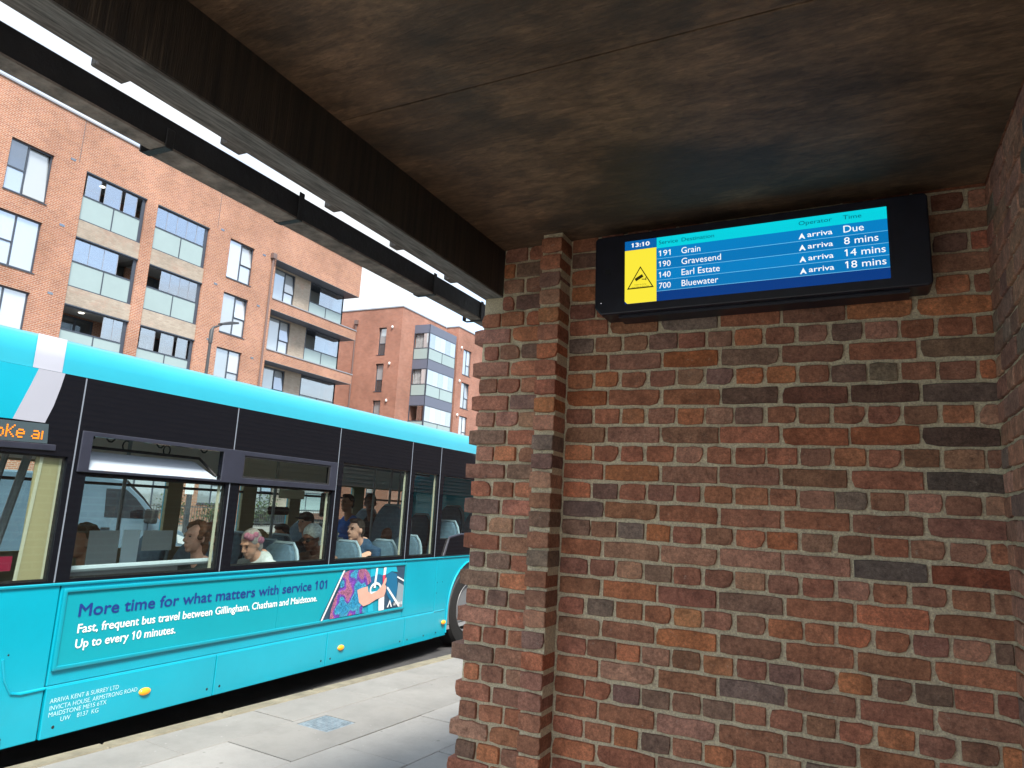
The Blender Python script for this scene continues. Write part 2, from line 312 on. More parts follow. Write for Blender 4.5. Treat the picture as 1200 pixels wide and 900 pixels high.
# ------------------------------------------------------------------ mesh helpers
class MB:
    def __init__(s): s.v = []; s.f = []
    def quad(s, a, b, c, d): i = len(s.v); s.v += [a, b, c, d]; s.f.append((i, i + 1, i + 2, i + 3))
    def box(s, x0, x1, y0, y1, z0, z1):
        i = len(s.v)
        s.v += [(x0, y0, z0), (x1, y0, z0), (x1, y1, z0), (x0, y1, z0), (x0, y0, z1), (x1, y0, z1), (x1, y1, z1), (x0, y1, z1)]
        for q in ((0, 3, 2, 1), (4, 5, 6, 7), (0, 1, 5, 4), (1, 2, 6, 5), (2, 3, 7, 6), (3, 0, 4, 7)): s.f.append(tuple(i + k for k in q))
        return s
    def prism(s, poly, fn, d0, d1):
        """poly in (u,v); fn(u,v,d) -> xyz"""
        n = len(poly); i = len(s.v)
        s.v += [fn(u, v, d0) for u, v in poly] + [fn(u, v, d1) for u, v in poly]
        s.f.append(tuple(range(i, i + n))); s.f.append(tuple(range(i + 2 * n - 1, i + n - 1, -1)))
        for k in range(n): s.f.append((i + k, i + n + k, i + n + (k + 1) % n, i + (k + 1) % n))
        return s
    def tube(s, path, r, n=8, cap=True):
        path = [Vector(p) for p in path]; rs = r if isinstance(r, (list, tuple)) else [r] * len(path)
        i0 = len(s.v); prev = None
        for k, p in enumerate(path):
            t = (path[min(k + 1, len(path) - 1)] - path[max(k - 1, 0)]).normalized()
            a = t.orthogonal().normalized() if prev is None else (prev - t * prev.dot(t)).normalized()
            prev = a; b = t.cross(a)
            for j in range(n):
                an = 2 * math.pi * j / n; s.v.append(tuple(p + (a * math.cos(an) + b * math.sin(an)) * rs[k]))
        for k in range(len(path) - 1):
            for j in range(n):
                a0 = i0 + k * n + j; a1 = i0 + k * n + (j + 1) % n; s.f.append((a0, a1, a1 + n, a0 + n))
        if cap:
            s.f.append(tuple(i0 + j for j in range(n - 1, -1, -1))); e = i0 + (len(path) - 1) * n; s.f.append(tuple(e + j for j in range(n)))
        return s
    def ell(s, c, rad, n=14, m=9, rot=None):
        i0 = len(s.v); c = Vector(c); Q = rot.to_matrix() if rot else None
        pts = [(0, 0, 1)] + [(math.sin(math.pi * a / m) * math.cos(2 * math.pi * j / n), math.sin(math.pi * a / m) * math.sin(2 * math.pi * j / n), math.cos(math.pi * a / m)) for a in range(1, m) for j in range(n)] + [(0, 0, -1)]
        for p in pts:
            q = Vector((p[0] * rad[0], p[1] * rad[1], p[2] * rad[2]))
            if Q: q = Q @ q
            s.v.append(tuple(c + q))
        for j in range(n): s.f.append((i0, i0 + 1 + j, i0 + 1 + (j + 1) % n))
        for a in range(m - 2):
            for j in range(n):
                b0 = i0 + 1 + a * n + j; b1 = i0 + 1 + a * n + (j + 1) % n; s.f.append((b0, b0 + n, b1 + n, b1))
        l = i0 + 1 + (m - 1) * n; o = i0 + 1 + (m - 2) * n
        for j in range(n): s.f.append((o + j, l, o + (j + 1) % n))
        return s
    def lathe(s, prof, origin, axis='X', n=40):
        """prof: (offset along axis, radius)"""
        i0 = len(s.v); o = Vector(origin)
        for a, r in prof:
            for j in range(n):
                an = 2 * math.pi * j / n
                p = Vector((a, r * math.cos(an), r * math.sin(an))) if axis == 'X' else Vector((r * math.cos(an), r * math.sin(an), a))
                s.v.append(tuple(o + p))
        for k in range(len(prof) - 1):
            for j in range(n):
                b0 = i0 + k * n + j; b1 = i0 + k * n + (j + 1) % n; s.f.append((b0, b1, b1 + n, b0 + n))
        return s
    def holes(s, fn, u0, u1, v0, v1, hs, d0, d1):
        """sheet with rectangular openings and real thickness"""
        us = sorted({u0, u1, *[min(max(h[k], u0), u1) for h in hs for k in (0, 1)]}); vv = sorted({v0, v1, *[min(max(h[k], v0), v1) for h in hs for k in (2, 3)]})
        keep = {}
        for i in range(len(us) - 1):
            for j in range(len(vv) - 1):
                cu, cv = (us[i] + us[i + 1]) / 2, (vv[j] + vv[j + 1]) / 2
                keep[i, j] = not any(h[0] < cu < h[1] and h[2] < cv < h[3] for h in hs)
        for (i, j), k in keep.items():
            if not k: continue
            a, b, c, d = us[i], us[i + 1], vv[j], vv[j + 1]
            s.quad(fn(a, c, d0), fn(b, c, d0), fn(b, d, d0), fn(a, d, d0)); s.quad(fn(a, c, d1), fn(a, d, d1), fn(b, d, d1), fn(b, c, d1))
            for (di, dj, p, q) in ((-1, 0, (a, c), (a, d)), (1, 0, (b, d), (b, c)), (0, -1, (b, c), (a, c)), (0, 1, (a, d), (b, d))):
                if not keep.get((i + di, j + dj)): s.quad(fn(*p, d0), fn(*q, d0), fn(*q, d1), fn(*p, d1))
        return s
    def build(s, name, m, parent=None, bevel=0.0, smooth=False, segs=1, weld=True, loc=None, angle=35):
        """links the collected shapes as ONE mesh object"""
        me = bpy.data.meshes.new(name)
        if parent is not None: base = Vector(ROOT[parent.name])
        else: base = Vector(loc) if loc else Vector((0, 0, 0))
        me.from_pydata([tuple(Vector(p) - base) for p in s.v], [], s.f)
        bm = bmesh.new(); bm.from_mesh(me)
        if weld: bmesh.ops.remove_doubles(bm, verts=bm.verts, dist=1e-5)
        bmesh.ops.recalc_face_normals(bm, faces=bm.faces)
        if bevel:
            eds = [e for e in bm.edges if len(e.link_faces) == 2 and e.calc_face_angle(0) > .5]
            bmesh.ops.bevel(bm, geom=eds, offset=bevel, segments=segs, affect='EDGES', profile=.5, clamp_overlap=True)
        bm.to_mesh(me); bm.free()
        if smooth:
            me.polygons.foreach_set('use_smooth', [True] * len(me.polygons))
            me.set_sharp_from_angle(angle=R(angle))
        me.materials.append(m)
        o = bpy.data.objects.new(name, me); COL.objects.link(o)
        if parent is not None: o.parent = parent; ROOT[o.name] = tuple(base)
        else: o.location = base + Vector((0, 0, E)); ROOT[o.name] = tuple(base)
        return o
ROOT = {}
def tag(o, label=None, cat=None, group=None, kind=None):
    if label: o['label'] = label
    if cat: o['category'] = cat
    if group: o['group'] = group
    if kind: o['kind'] = kind
    return o
def thing(name, loc, label, cat, group=None):
    o = bpy.data.objects.new(name, None); COL.objects.link(o); o.empty_display_size = .2
    o.location = Vector(loc) + Vector((0, 0, E)); ROOT[o.name] = tuple(loc)
    return tag(o, label, cat, group)
_tw = {}
def TW(s):
    if s not in _tw:
        c = bpy.data.curves.new('w', 'FONT'); c.body = s; o = bpy.data.objects.new('w', c); COL.objects.link(o)
        me = bpy.data.meshes.new_from_object(o.evaluated_get(bpy.context.evaluated_depsgraph_get())); xs = [v.co.x for v in me.vertices]
        _tw[s] = max(xs) if xs else 0
        bpy.data.objects.remove(o); bpy.data.curves.remove(c); bpy.data.meshes.remove(me)
    return _tw[s]
def lettering(text, m, parent, fn_origin, ax, ay, width=None, height=.05, name='lettering', align='LEFT', depth=.0012, bold=0.0, shear=0.0, heavy=0.0):
    """flat print: text turned into a thin mesh; ax, ay = unit directions of reading and of letter height; height = cap height"""
    c = bpy.data.curves.new(name, 'FONT'); c.body = text; c.size = 1.0; c.extrude = 0.0; c.align_x = 'LEFT'; c.resolution_u = 3; c.offset = bold; c.shear = shear
    o = bpy.data.objects.new('tmp_text', c); COL.objects.link(o)
    me = bpy.data.meshes.new_from_object(o.evaluated_get(bpy.context.evaluated_depsgraph_get()))
    bpy.data.objects.remove(o); bpy.data.curves.remove(c)
    if '1' in text:
        bm = bmesh.new(); bm.from_mesh(me)
        for i, ch in enumerate(text):
            if ch == '1':
                w1 = .098; xr = TW(text[:i + 1]); xl = xr - w1
                q = [bm.verts.new(p) for p in ((xl + .02, CAP, 0), (xl + .02, CAP * .80, 0), (xl - .12, CAP * .68, 0), (xl - .12, CAP * .83, 0))]; bm.faces.new(q)
        bm.to_mesh(me); bm.free()
    xs = [v.co.x for v in me.vertices]; x0, x1 = min(xs), max(xs)
    sy = height / CAP; sx = (width / (x1 - x0)) if width else sy
    if align == 'CENTER': off = -(x1 + x0) / 2 * sx
    elif align == 'RIGHT': off = -x1 * sx
    else: off = -x0 * sx
    O = Vector(fn_origin); ax = Vector(ax); ay = Vector(ay); base = Vector(ROOT[parent.name])
    for v in me.vertices:
        x, y = v.co.x, v.co.y; v.co = O + ax * (x * sx + off) + ay * (y * sy) - base
    if heavy:                                   # thicken the strokes: copies a hair's breadth aside and proud
        nrm = ax.cross(ay); bm = bmesh.new(); bm.from_mesh(me); geo = bm.verts[:] + bm.edges[:] + bm.faces[:]
        for k, (dx, dy) in enumerate(((heavy, 0), (heavy * .5, heavy * .5), (heavy * .5, -heavy * .4))):
            r = bmesh.ops.duplicate(bm, geom=geo)
            for v in r['geom']:
                if isinstance(v, bmesh.types.BMVert): v.co += ax * dx + ay * dy + nrm * (.00012 * (k + 1))
        bm.to_mesh(me); bm.free()
    me.materials.clear(); me.materials.append(m); me.name = name
    ob = bpy.data.objects.new(name, me); COL.objects.link(ob); ob.parent = parent; ROOT[ob.name] = tuple(base)
    return ob
_c = bpy.data.curves.new('cap', 'FONT'); _c.body = 'H'; _o = bpy.data.objects.new('cap', _c); COL.objects.link(_o)
_m = bpy.data.meshes.new_from_object(_o.evaluated_get(bpy.context.evaluated_depsgraph_get())); CAP = max(v.co.y for v in _m.vertices)
bpy.data.objects.remove(_o); bpy.data.curves.remove(_c); bpy.data.meshes.remove(_m)
XF = lambda X0: (lambda u, v, d: (X0 - d, u, v))       # wall facing +X: u along Y, v up, d inward
YF = lambda Y0: (lambda u, v, d: (u, Y0 + d, v))       # wall facing -Y: u along X
# ================================================================== GROUND
RZ = -1.74                                     # road level
g = MB(); g.quad((-400, -400, -1.80), (400, -400, -1.80), (400, 400, -1.80), (-400, 400, -1.80))
tag(g.build('ground', M['ground']), kind='structure')
g = MB(); g.quad((-24.0, -60, RZ), (-1.2, -60, RZ), (-1.2, 160, RZ), (-24.0, 160, RZ))
tag(g.build('road', M['asphalt']), kind='structure')
KO = Vector((-4.40, 3.2)); KT = Vector((.0765, .997)).normalized(); KN = Vector((KT.y, -KT.x))
def kf(n, t, z): p = KO + KN * n + KT * t; return (p.x, p.y, z)
pav = MB(); pav.prism([(0.13, -14), (7.5, -14), (7.5, 9.5), (0.13, 9.5)], lambda n, t, d: kf(n, t, d), -1.775, -1.622)
pavement = tag(pav.build('pavement', M['joint']), kind='structure')
rs = random.Random(3)
def slab(n0, n1, t0, t1, m, name='paving_slab', hole=None):
    b = MB(); z1 = -1.61 + rs.uniform(-.003, .002); j = .004
    cells = [(n0, n1, t0, t1)]
    if hole:
        h = hole; cells = [(n0, n1, t0, h[2]), (n0, n1, h[3], t1), (n0, h[0], h[2], h[3]), (h[1], n1, h[2], h[3])]
    for (a, bb, c, d) in cells:
        j0 = lambda x, e, s: x + s * j if x == e else x
        a2, b2, c2, d2 = j0(a, n0, 1), j0(bb, n1, -1), j0(c, t0, 1), j0(d, t1, -1)
        b.prism([(a2, c2), (b2, c2), (b2, d2), (a2, d2)], lambda n, t, dd: kf(n, t, dd), -1.63, z1)
    b.build(name, m, pavement, bevel=0 if hole else .004)
MH = (.62, .92, 1.17, 1.47)
for ri, (n0, n1, L0, ph) in enumerate(((.13, .563, .9, .3), (.563, 1.163, 1.5, .62), (1.163, 1.75, .9, 1.93), (1.75, 2.35, .9, 1.35), (2.35, 2.95, .9, 1.8), (2.95, 3.55, .9, 1.3), (3.55, 4.15, .9, 1.7), (4.15, 4.75, .9, 1.2), (4.75, 5.4, .9, 1.5))):
    k0 = -math.ceil((ph + 5.5) / L0)
    t = ph + k0 * L0
    while t < 7.2:
        hole = MH if (n0 <= MH[0] and MH[1] <= n1 and t < MH[2] and MH[3] < t + L0) else None
        slab(n0, n1, t, t + L0, M['concrete_b'] if (ri >= 2 and rs.random() < .75) or rs.random() < .15 else M['concrete'], hole=hole)
        t += L0
# kerbstones
t = -9.0
while t < 9.4:
    b = MB(); b.prism([(0.0, t + .004), (.127, t + .004), (.127, t + .906), (0.0, t + .906)], lambda n, tt, d: kf(n, tt, d), RZ - .03, -1.608)
    b.build('kerbstone', M['kerb'], pavement, bevel=.012); t += .91
# small access cover
cv = thing('access_cover', kf(.77, 1.32, -1.61), 'small blue-grey metal access cover set flush in the pale pavement', 'access cover')
b = MB(); b.prism([(MH[0] + .004, MH[2] + .004), (MH[1] - .004, MH[2] + .004), (MH[1] - .004, MH[3] - .004), (MH[0] + .004, MH[3] - .004)], lambda n, t, d: kf(n, t, d), -1.63, -1.613)
b.build('cover_plate', M['cast'], cv)
b = MB()
for i in range(9):
    for k in range(9):
        n0 = MH[0] + .02 + i * .0295; t0 = MH[2] + .02 + k * .0295
        if (i + k) % 2: b.prism([(n0, t0 + .010), (n0 + .024, t0 + .010), (n0 + .024, t0 + .016), (n0, t0 + .016)], lambda n, t, d: kf(n, t, d), -1.613, -1.6095)
        else: b.prism([(n0 + .009, t0), (n0 + .015, t0), (n0 + .015, t0 + .024), (n0 + .009, t0 + .024)], lambda n, t, d: kf(n, t, d), -1.613, -1.6095)
b.build('raised_tread', M['cast'], cv)
# far side of the street
g = MB().box(-29.98, -24.13, -40, 120, -1.79, -1.62)
farp = tag(g.build('far_pavement', M['concrete']), kind='structure')
k = MB()
for i in range(120): k.box(-24.127, -24.0, -20 + i * .915, -20 + i * .915 + .907, -1.79, -1.615)
tag(k.build('kerbstones', M['kerb'], farp), kind='stuff')

# ================================================================== SHELTER WALLS (English bond)
YW, CH, PT = 2.77, .0757, .2240               # wall plane, course height, stretcher pitch
Z0 = .239 * YW                                 # top of course 0 (stretchers)
XC = .443                                      # inner corner
rb = random.Random(11)
def brick_mesh(w, h, depth, seed, edge=.0024):
    r = random.Random(seed); me = bpy.data.meshes.new('brick'); x, z = w / 2, h / 2
    nx = 5 if w > .15 else 3
    out = []
    for i in range(nx): out.append((-x + 2 * x * i / nx, -z))
    for i in range(2): out.append((x, -z + 2 * z * i / 2))
    for i in range(nx): out.append((x - 2 * x * i / nx, z))
    for i in range(2): out.append((-x, z - 2 * z * i / 2))
    n = len(out); v = []; f = []
    jit = [(r.gauss(0, .0012), r.gauss(0, .0013)) for _ in out]
    cor = {0, nx, nx + 2, 2 * nx + 2}
    chip = r.choice([None] * 12 + list(cor))
    def P(k, ins, y):
        px, pz = out[k]; sx = (1 - ins / x); sz = (1 - ins / z)
        e = .82 if k in cor else 1.0
        ex = 1 - (.0022 / x if k in cor else 0); ez = 1 - (.0022 / z if k in cor else 0)
        if k == chip: ex -= .007 / x; ez -= .005 / z
        return (px * sx * ex + jit[k][0], y, pz * sz * ez + jit[k][1])
    tilt = (r.gauss(0, .012), r.gauss(0, .02)); pro = r.uniform(-.0025, .002)
    for k in range(n): v.append(P(k, 0, depth))
    for k in range(n): v.append(P(k, 0, -.0075 + pro))
    for k in range(n):
        p = P(k, edge, 0); v.append((p[0], -.0105 + pro + p[0] * tilt[0] + p[2] * tilt[1] + r.gauss(0, .0006), p[2]))
    for k in range(n):
        k2 = (k + 1) % n
        f.append((k, k2, n + k2, n + k)); f.append((n + k, n + k2, 2 * n + k2, 2 * n + k))
    c = len(v); v.append((0, -.0110 + pro + r.gauss(0, .0008), 0))
    for k in range(n): f.append((2 * n + k, 2 * n + (k + 1) % n, c))
    me.from_pydata(v, [], f)
    me.polygons.foreach_set('use_smooth', [True] * len(me.polygons)); me.set_sharp_from_angle(angle=R(30))
    me.materials.append(M['brick']); return me
_cache = {}
def get_brick(w, depth, var):
    key = (round(w, 2), depth, var)
    if key not in _cache: _cache[key] = brick_mesh(round(w, 2) if abs(round(w, 2) - w) < .003 else w, .0632, depth, int(w * 1000) * 7 + var * 131 + int(depth * 100))
    return _cache[key]
PAL = [((.44, .165, .105), 5), ((.39, .155, .105), 6), ((.34, .15, .108), 6), ((.52, .185, .10), 4), ((.26, .14, .115), 4), ((.44, .21, .155), 4), ((.52, .21, .12), .5), ((.24, .16, .135), 1.2)]
DARK = (.19, .135, .112); ORANGE = (.56, .22, .10)
BR = 1.10
def bcol():
    t = rb.uniform(0, sum(w for _, w in PAL))
    for c, w in PAL:
        t -= w
        if t <= 0: break
    s = rb.uniform(.85, 1.15); return (c[0] * s * BR, c[1] * s * rb.uniform(.95, 1.09) * BR * 1.10, c[2] * s * rb.uniform(.93, 1.07) * BR * 1.04, 1)
def put_brick(parent, x0, x1, zt, y, depth=.05, rot=0.0, col=None, h=.0645):
    """one brick from x0 to x1 with its course top at zt (mortar joint included)"""
    w = x1 - x0 - .0115
    if w < .02: return
    me = get_brick(w, depth, rb.randrange(5))
    o = bpy.data.objects.new('brick', me); COL.objects.link(o); o.parent = parent
    xm, zm = (x0 + x1) / 2 + rb.gauss(0, .0012), zt - CH / 2 + rb.gauss(0, .0014)
    base = Vector(ROOT[parent.name]); p = Vector((xm, y, zm)) if rot == 0 else Vector((y, xm, zm))
    o.location = p - base; o.rotation_euler = (0, rb.gauss(0, .006) if rot == 0 else 0, rot)
    o.color = (*col, 1) if col else bcol()
def rough_sheet(name, fn, u0, u1, v0, v1, step, parent, m, amp=.0028, seed=1):
    """mortar face: a fine sheet, hand-pointed unevenly"""
    from mathutils import noise
    nu, nv = int((u1 - u0) / step) + 1, int((v1 - v0) / step) + 1; v = []; f = []
    base = Vector(ROOT[parent.name])
    for j in range(nv + 1):
        for i in range(nu + 1):
            u = u0 + (u1 - u0) * i / nu; w = v0 + (v1 - v0) * j / nv
            d = amp * (noise.noise((u * 55, w * 55, seed)) + .7 * noise.noise((u * 16, w * 16, seed + 5)))
            v.append(tuple(Vector(fn(u, w, d)) - base))
    for j in range(nv):
        for i in range(nu):
            a = j * (nu + 1) + i; f.append((a, a + 1, a + nu + 2, a + nu + 1))
    me = bpy.data.meshes.new(name); me.from_pydata(v, [], f); me.materials.append(m)
    me.polygons.foreach_set('use_smooth', [True] * len(me.polygons))
    o = bpy.data.objects.new(name, me); COL.objects.link(o); o.parent = parent; ROOT[o.name] = tuple(base); return o

end_wall = thing('end_wall', (-.5, YW, -1.61), 'weathered red brick end wall of the shelter with sandy mortar, under the departure screen', 'brick wall')
# core of the wall (behind the visible mortar face)
c = MB().box(-1.095, XC + .25, YW + .012, YW + .22, -1.62, 1.30)
c.build('wall_core', M['mortar'], end_wall)
mort = rough_sheet('mortar_face', lambda u, w, d: (u, YW + d, w), -1.10, XC + .02, -1.62, 1.24, .010, end_wall, M['mortar'])
TOP, BOT = 1.24, -1.6
n0 = -math.ceil((TOP - Z0) / CH); n1 = int((Z0 - BOT) / CH)
S0 = -.909                                     # a stretcher joint
rest = MB()
XL = -1.092
special = {(2, 5): DARK, (2, 4): (0.167, 0.094, 0.070), (2, 3): (0.214, 0.094, 0.066), (4, 5): (0.156, 0.099, 0.078), (4, 4): (0.429, 0.156, 0.078), (4, 3): (0.416, 0.156, 0.085), (6, 5): (0.147, 0.117, 0.099), (10, 4): (0.176, 0.142, 0.123), (10, 5): (0.325, 0.111, 0.065), (2, -1): (0.429, 0.156, 0.072), (8, -1): (0.220, 0.150, 0.130), (0, 1): (0.468, 0.169, 0.072), (9, 3): ORANGE, (2, 2): (0.234, 0.142, 0.105), (14, 1): ORANGE}
def rest_brick(x0, x1, zt, y, ax='X'):
    if x1 - x0 < .03: return
    if ax == 'X': rest.box(x0 + .005, x1 - .005, y - .008, y + .05, zt - CH + .0055, zt - .0055)
    else: rest.box(y - .008, y + .05, x0 + .005, x1 - .005, zt - CH + .0055, zt - .0055)
for n in range(n0, n1 + 1):
    zt = Z0 - n * CH
    if n % 2 == 0: js = [S0 + PT * k for k in range(-1, 6)]
    else: js = [S0 + PT / 4 + PT / 2 * k for k in range(-3, 12)]
    js = [XL] + [j + rb.gauss(0, .003) for j in js if XL + .03 < j < XC - .03] + [XC]
    for i in range(len(js) - 1):
        hid = (n <= -3 and zt < 1.16 and js[i] > -.94 and js[i + 1] < .26 and zt - CH > .80)
        if n <= 22 and zt < 1.22 and not hid:
            kk = round((js[i] - S0) / PT) if n % 2 == 0 else i
            col = special.get((n, kk))
            if n % 2 == 1 and n == 9 and col is None: pass
            put_brick(end_wall, js[i], js[i + 1], zt, YW, .05, col=col)
        else: rest_brick(js[i], js[i + 1], zt, YW)
tag(rest.build('brick_rest', M['brick_rest'], end_wall), kind='stuff')
# wall end to the left of the pilaster (toothed quoin)
we = MB().box(-1.512, -1.098, YW + .004, YW + .215, -1.62, .948); we.box(-1.423, -1.098, YW + .004, YW + .215, .9482, 1.30)
wall_end = we.build('wall_end', M['mortar'], end_wall)
XA = -1.185
for n in range(n0, n1 + 1):
    zt = Z0 - n * CH - .01
    if zt > 1.24 or n > 25: continue
    if n % 2 == 0:
        x0 = -1.556 + rb.gauss(0, .007); js = [x0, -1.362 + rb.gauss(0, .004), -1.135]
    else:
        x0 = -1.512 + rb.gauss(0, .008); js = [x0, -1.424 + rb.gauss(0, .004), -1.308 + rb.gauss(0, .004), -1.20, -1.12]
    for i in range(len(js) - 1):
        # above the beam soffit the end bricks are cut away for the beam
        if zt > .94 and js[i + 1] < -1.37: continue
        put_brick(wall_end, max(js[i], -1.422) if zt > .94 else js[i], js[i + 1], zt, YW, .12)
# pilaster, half a brick proud
YP = 2.652
p = MB().box(-1.183, -1.096, YP + .006, YW + .01, -1.62, 1.185)
pil = p.build('pilaster', M['mortar'], end_wall)
ph = .0768
k = 0
zt = -.3 + ph * 19
while zt > -1.5:
    if zt < 1.24:
        put_brick(pil, -1.1935, -1.0875, zt + rb.gauss(0, .002), YP, .115)
    zt -= ph

PAL = [((.50, .235, .175), 5), ((.44, .21, .16), 5), ((.54, .27, .21), 4), ((.38, .20, .165), 3), ((.30, .20, .175), 2)]  # rear wall bricks paler and pinker: light from the street painted into their colour
rear_wall = thing('rear_wall', (XC, 0.2, -1.61), 'long red brick rear wall of the shelter, seen edge-on at the right', 'brick wall')
c = MB().box(XC + .006, XC + .22, .3, YW - .002, -1.62, 1.30); c.build('wall_core', M['mortar'], rear_wall)
rough_sheet('mortar_face', lambda u, w, d: (XC + d, u, w), .4, YW, -1.62, 1.24, .014, rear_wall, M['mortar'], seed=8)
rest = MB()
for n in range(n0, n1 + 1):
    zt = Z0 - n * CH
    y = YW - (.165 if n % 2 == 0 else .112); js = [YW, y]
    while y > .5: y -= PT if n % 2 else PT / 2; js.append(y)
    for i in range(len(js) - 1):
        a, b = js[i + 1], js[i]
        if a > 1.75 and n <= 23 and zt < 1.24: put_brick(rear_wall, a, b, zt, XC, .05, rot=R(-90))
        else: rest_brick(a, b, zt, XC, 'Y')
tag(rest.build('brick_rest', M['brick_rest'], rear_wall), kind='stuff')

# ================================================================== SHELTER ROOF
roof = thing('shelter_roof', (-.5, .5, 1.17), 'dark boarded shelter ceiling with its black beam, tiled roof and street-side gutter', 'roof')
def cz(x): return 1.168 + (x + 1.425) * .0205           # slightly sloping ceiling
def board(y0, y1, x0, x1):
    b = MB(); z = random.Random(int(y0 * 100)).uniform(0, .002)
    b.prism([(x0, y0), (x1, y0), (x1, y1), (x0, y1)], lambda u, v, d: (u, v, cz(u) + d + z), 0, .018); b.build('ceiling_board', M['osb'], roof, bevel=.0015)
ys = [2.77, 1.592, .370, .1]
for i in range(3): board(ys[i + 1] + .0025, ys[i] - .0025, -1.44, XC + .005)
b = MB().prism([(-1.44, .1), (XC + .2, .1), (XC + .2, 2.95), (-1.44, 2.95)], lambda u, v, d: (u, v, cz(u) + d), .026, .05); b.build('ceiling_deck', M['beam'], roof)
XB = -1.425
b = MB().box(XB - .096, XB, 0, 2.99, .956, 1.30); b.build('fascia_beam', M['beam'], roof, bevel=.004)
b = MB().box(XB - .098, XB - .001, 0, 2.99, .949, .9555)
b.build('beam_soffit', M['soffit'], roof)
for y0, y1 in ((.895, .975), (1.27, 1.34), (2.085 - .38, 2.085 - .33), (2.075, 2.125), (2.475, 2.535)):
    b = MB().box(XB - .136, XB - .099, y0, y1, .951, 1.02); b.build('rafter_foot', M['soffit'], roof, bevel=.003)
# gutter: dark inner face, weathered base, joint straps
gx0, gx1 = -1.676, -1.600
gut = MB(); pr = [(gx1, .965), (gx1, .888), (gx0 + .026, .888), (gx0 + .010, .965), (gx0 + .016, .965), (gx0 + .031, .895), (gx1 - .006, .895), (gx1 - .006, .965)]
gut.prism(pr, lambda u, v, d: (u, d, v if v < .92 else v - .0125 + .0083 * d), -.1, 3.02)
gutter = gut.build('gutter', M['gutter'], roof, bevel=.004)
gb = MB()
for y0, y1, dz, xo in ((-.1, 1.14, 0, .024), (1.16, 2.46, -.002, 0), (2.475, 3.01, .001, .026)):
    gb.prism([(gx0 - .004 + xo, .8855 + dz), (gx1 + .003, .8855 + dz), (gx1 + .003, .879 + dz), (gx0 - .004 + xo, .879 + dz)], lambda u, v, d: (u, d, v + .006 * (d + 1) / 3), y0, y1)
gb.build('gutter_base', M['gutter_base'], gutter)
for y in (1.147, 1.64, 2.468, 2.90):
    s = MB(); z = .006 * (y + 1) / 3
    s.box(gx0 - .010, gx1 + .006, y - .012, y + .012, .8755 + z, .8785 + z); s.box(gx1 + .001, gx1 + .005, y - .012, y + .012, .879 + z, (.93 if y < 1.2 else .972) + z); s.box(gx0 - .02, gx0 - .013, y - .014, y + .014, .880 + z, .972 + z)
    s.build('gutter_strap', M['gutter'], gutter, bevel=.002)
def tiled_slope(name, parent, xe, ze, xr, zr, y0, y1, pitch=.11, tw=.165):
    """plain tiles in lapped rows, one mesh"""
    t = MB(); n = int(math.hypot(xr - xe, zr - ze) / pitch); ux, uz = (xr - xe) / n, (zr - ze) / n; l = math.hypot(ux, uz); nx, nz = -uz / l, ux / l
    if nz < 0: nx, nz = -nx, -nz
    rr = random.Random(5)
    for i in range(n):
        y = y0 - (tw / 2 if i % 2 else 0)
        while y < y1:
            h = .022 + rr.uniform(-.003, .004); a, bb = (xe + ux * i, ze + uz * i), (xe + ux * (i + 1.12), ze + uz * (i + 1.12))
            ya, yb = max(y + .002, y0), min(y + tw - .002, y1)
            if yb - ya > .02:
                k = len(t.v)
                t.v += [(a[0] + nx * h, ya, a[1] + nz * h), (a[0] + nx * h, yb, a[1] + nz * h), (bb[0] + nx * .006, yb, bb[1] + nz * .006), (bb[0] + nx * .006, ya, bb[1] + nz * .006), (a[0] + nx * .004, ya, a[1] + nz * .004), (a[0] + nx * .004, yb, a[1] + nz * .004)]
                t.f += [(k, k + 1, k + 2, k + 3), (k, k + 4, k + 5, k + 1)]
            y += tw
    return tag(t.build(name, M['tile'], parent, weld=False), kind='stuff')
tiled_slope('roof_tile_rest', roof, -1.50, 1.30, -.45, 2.0, .1, 3.0)
b = MB().prism([(-1.49, 1.29), (-.45, 1.99), (.6, 1.29)], lambda u, v, d: (u, d, v), .12, 3.0); b.build('roof_core', M['beam'], roof)

# the row carries on beyond the end wall (seen mirrored in the bus glass)
ob = thing('outbuilding', (-.6, 8, -1.61), 'low brick outbuilding with a tiled roof adjoining the shelter, mirrored in the bus windows', 'outbuilding')
MB().box(-1.48, .6, 3.06, 16, -1.62, .80).build('wall', M['oldbrick'], ob)
tiled_slope('roof_tile_rest', ob, -1.62, .66, -.2, 2.4, 3.06, 16)
MB().prism([(-1.60, .655), (-.2, 2.38), (.9, .655)], lambda u, v, d: (u, d, v), 3.07, 15.98).build('roof', M['tile'], ob)

# ================================================================== DEPARTURE DISPLAY
YD = 2.635; PVX, PVZ, ROLL = -.13 * YD, .367 * YD, R(1.2)
def dp(x, z, y=0.0):                                       # display plane (ratios) -> place, with its slight roll
    X, Z = x * YD - PVX, z * YD - PVZ
    return (PVX + X * math.cos(ROLL) - Z * math.sin(ROLL), YD + y, PVZ + X * math.sin(ROLL) + Z * math.cos(ROLL))
DAX = (math.cos(ROLL), 0, math.sin(ROLL)); DAZ = (-math.sin(ROLL), 0, math.cos(ROLL))
disp = thing('departure_display', (PVX, YD + .06, PVZ), 'wide black departure display with lit blue timetable fixed high on the brick wall', 'display screen')
b = MB(); x0, x1, z0, z1 = -.355, .0960, .3045, .4300
b.prism([(x0 + .004, z1), (x1 - .004, z1), (x1, z1 - .004), (x1, z0 + .004), (x1 - .004, z0), (x0 + .010, z0), (x0, z0 + .012), (x0, z1 - .004)], lambda u, v, d: dp(u, v, d), 0, .128)
case = b.build('casing', M['case'], disp, bevel=.006, segs=2)
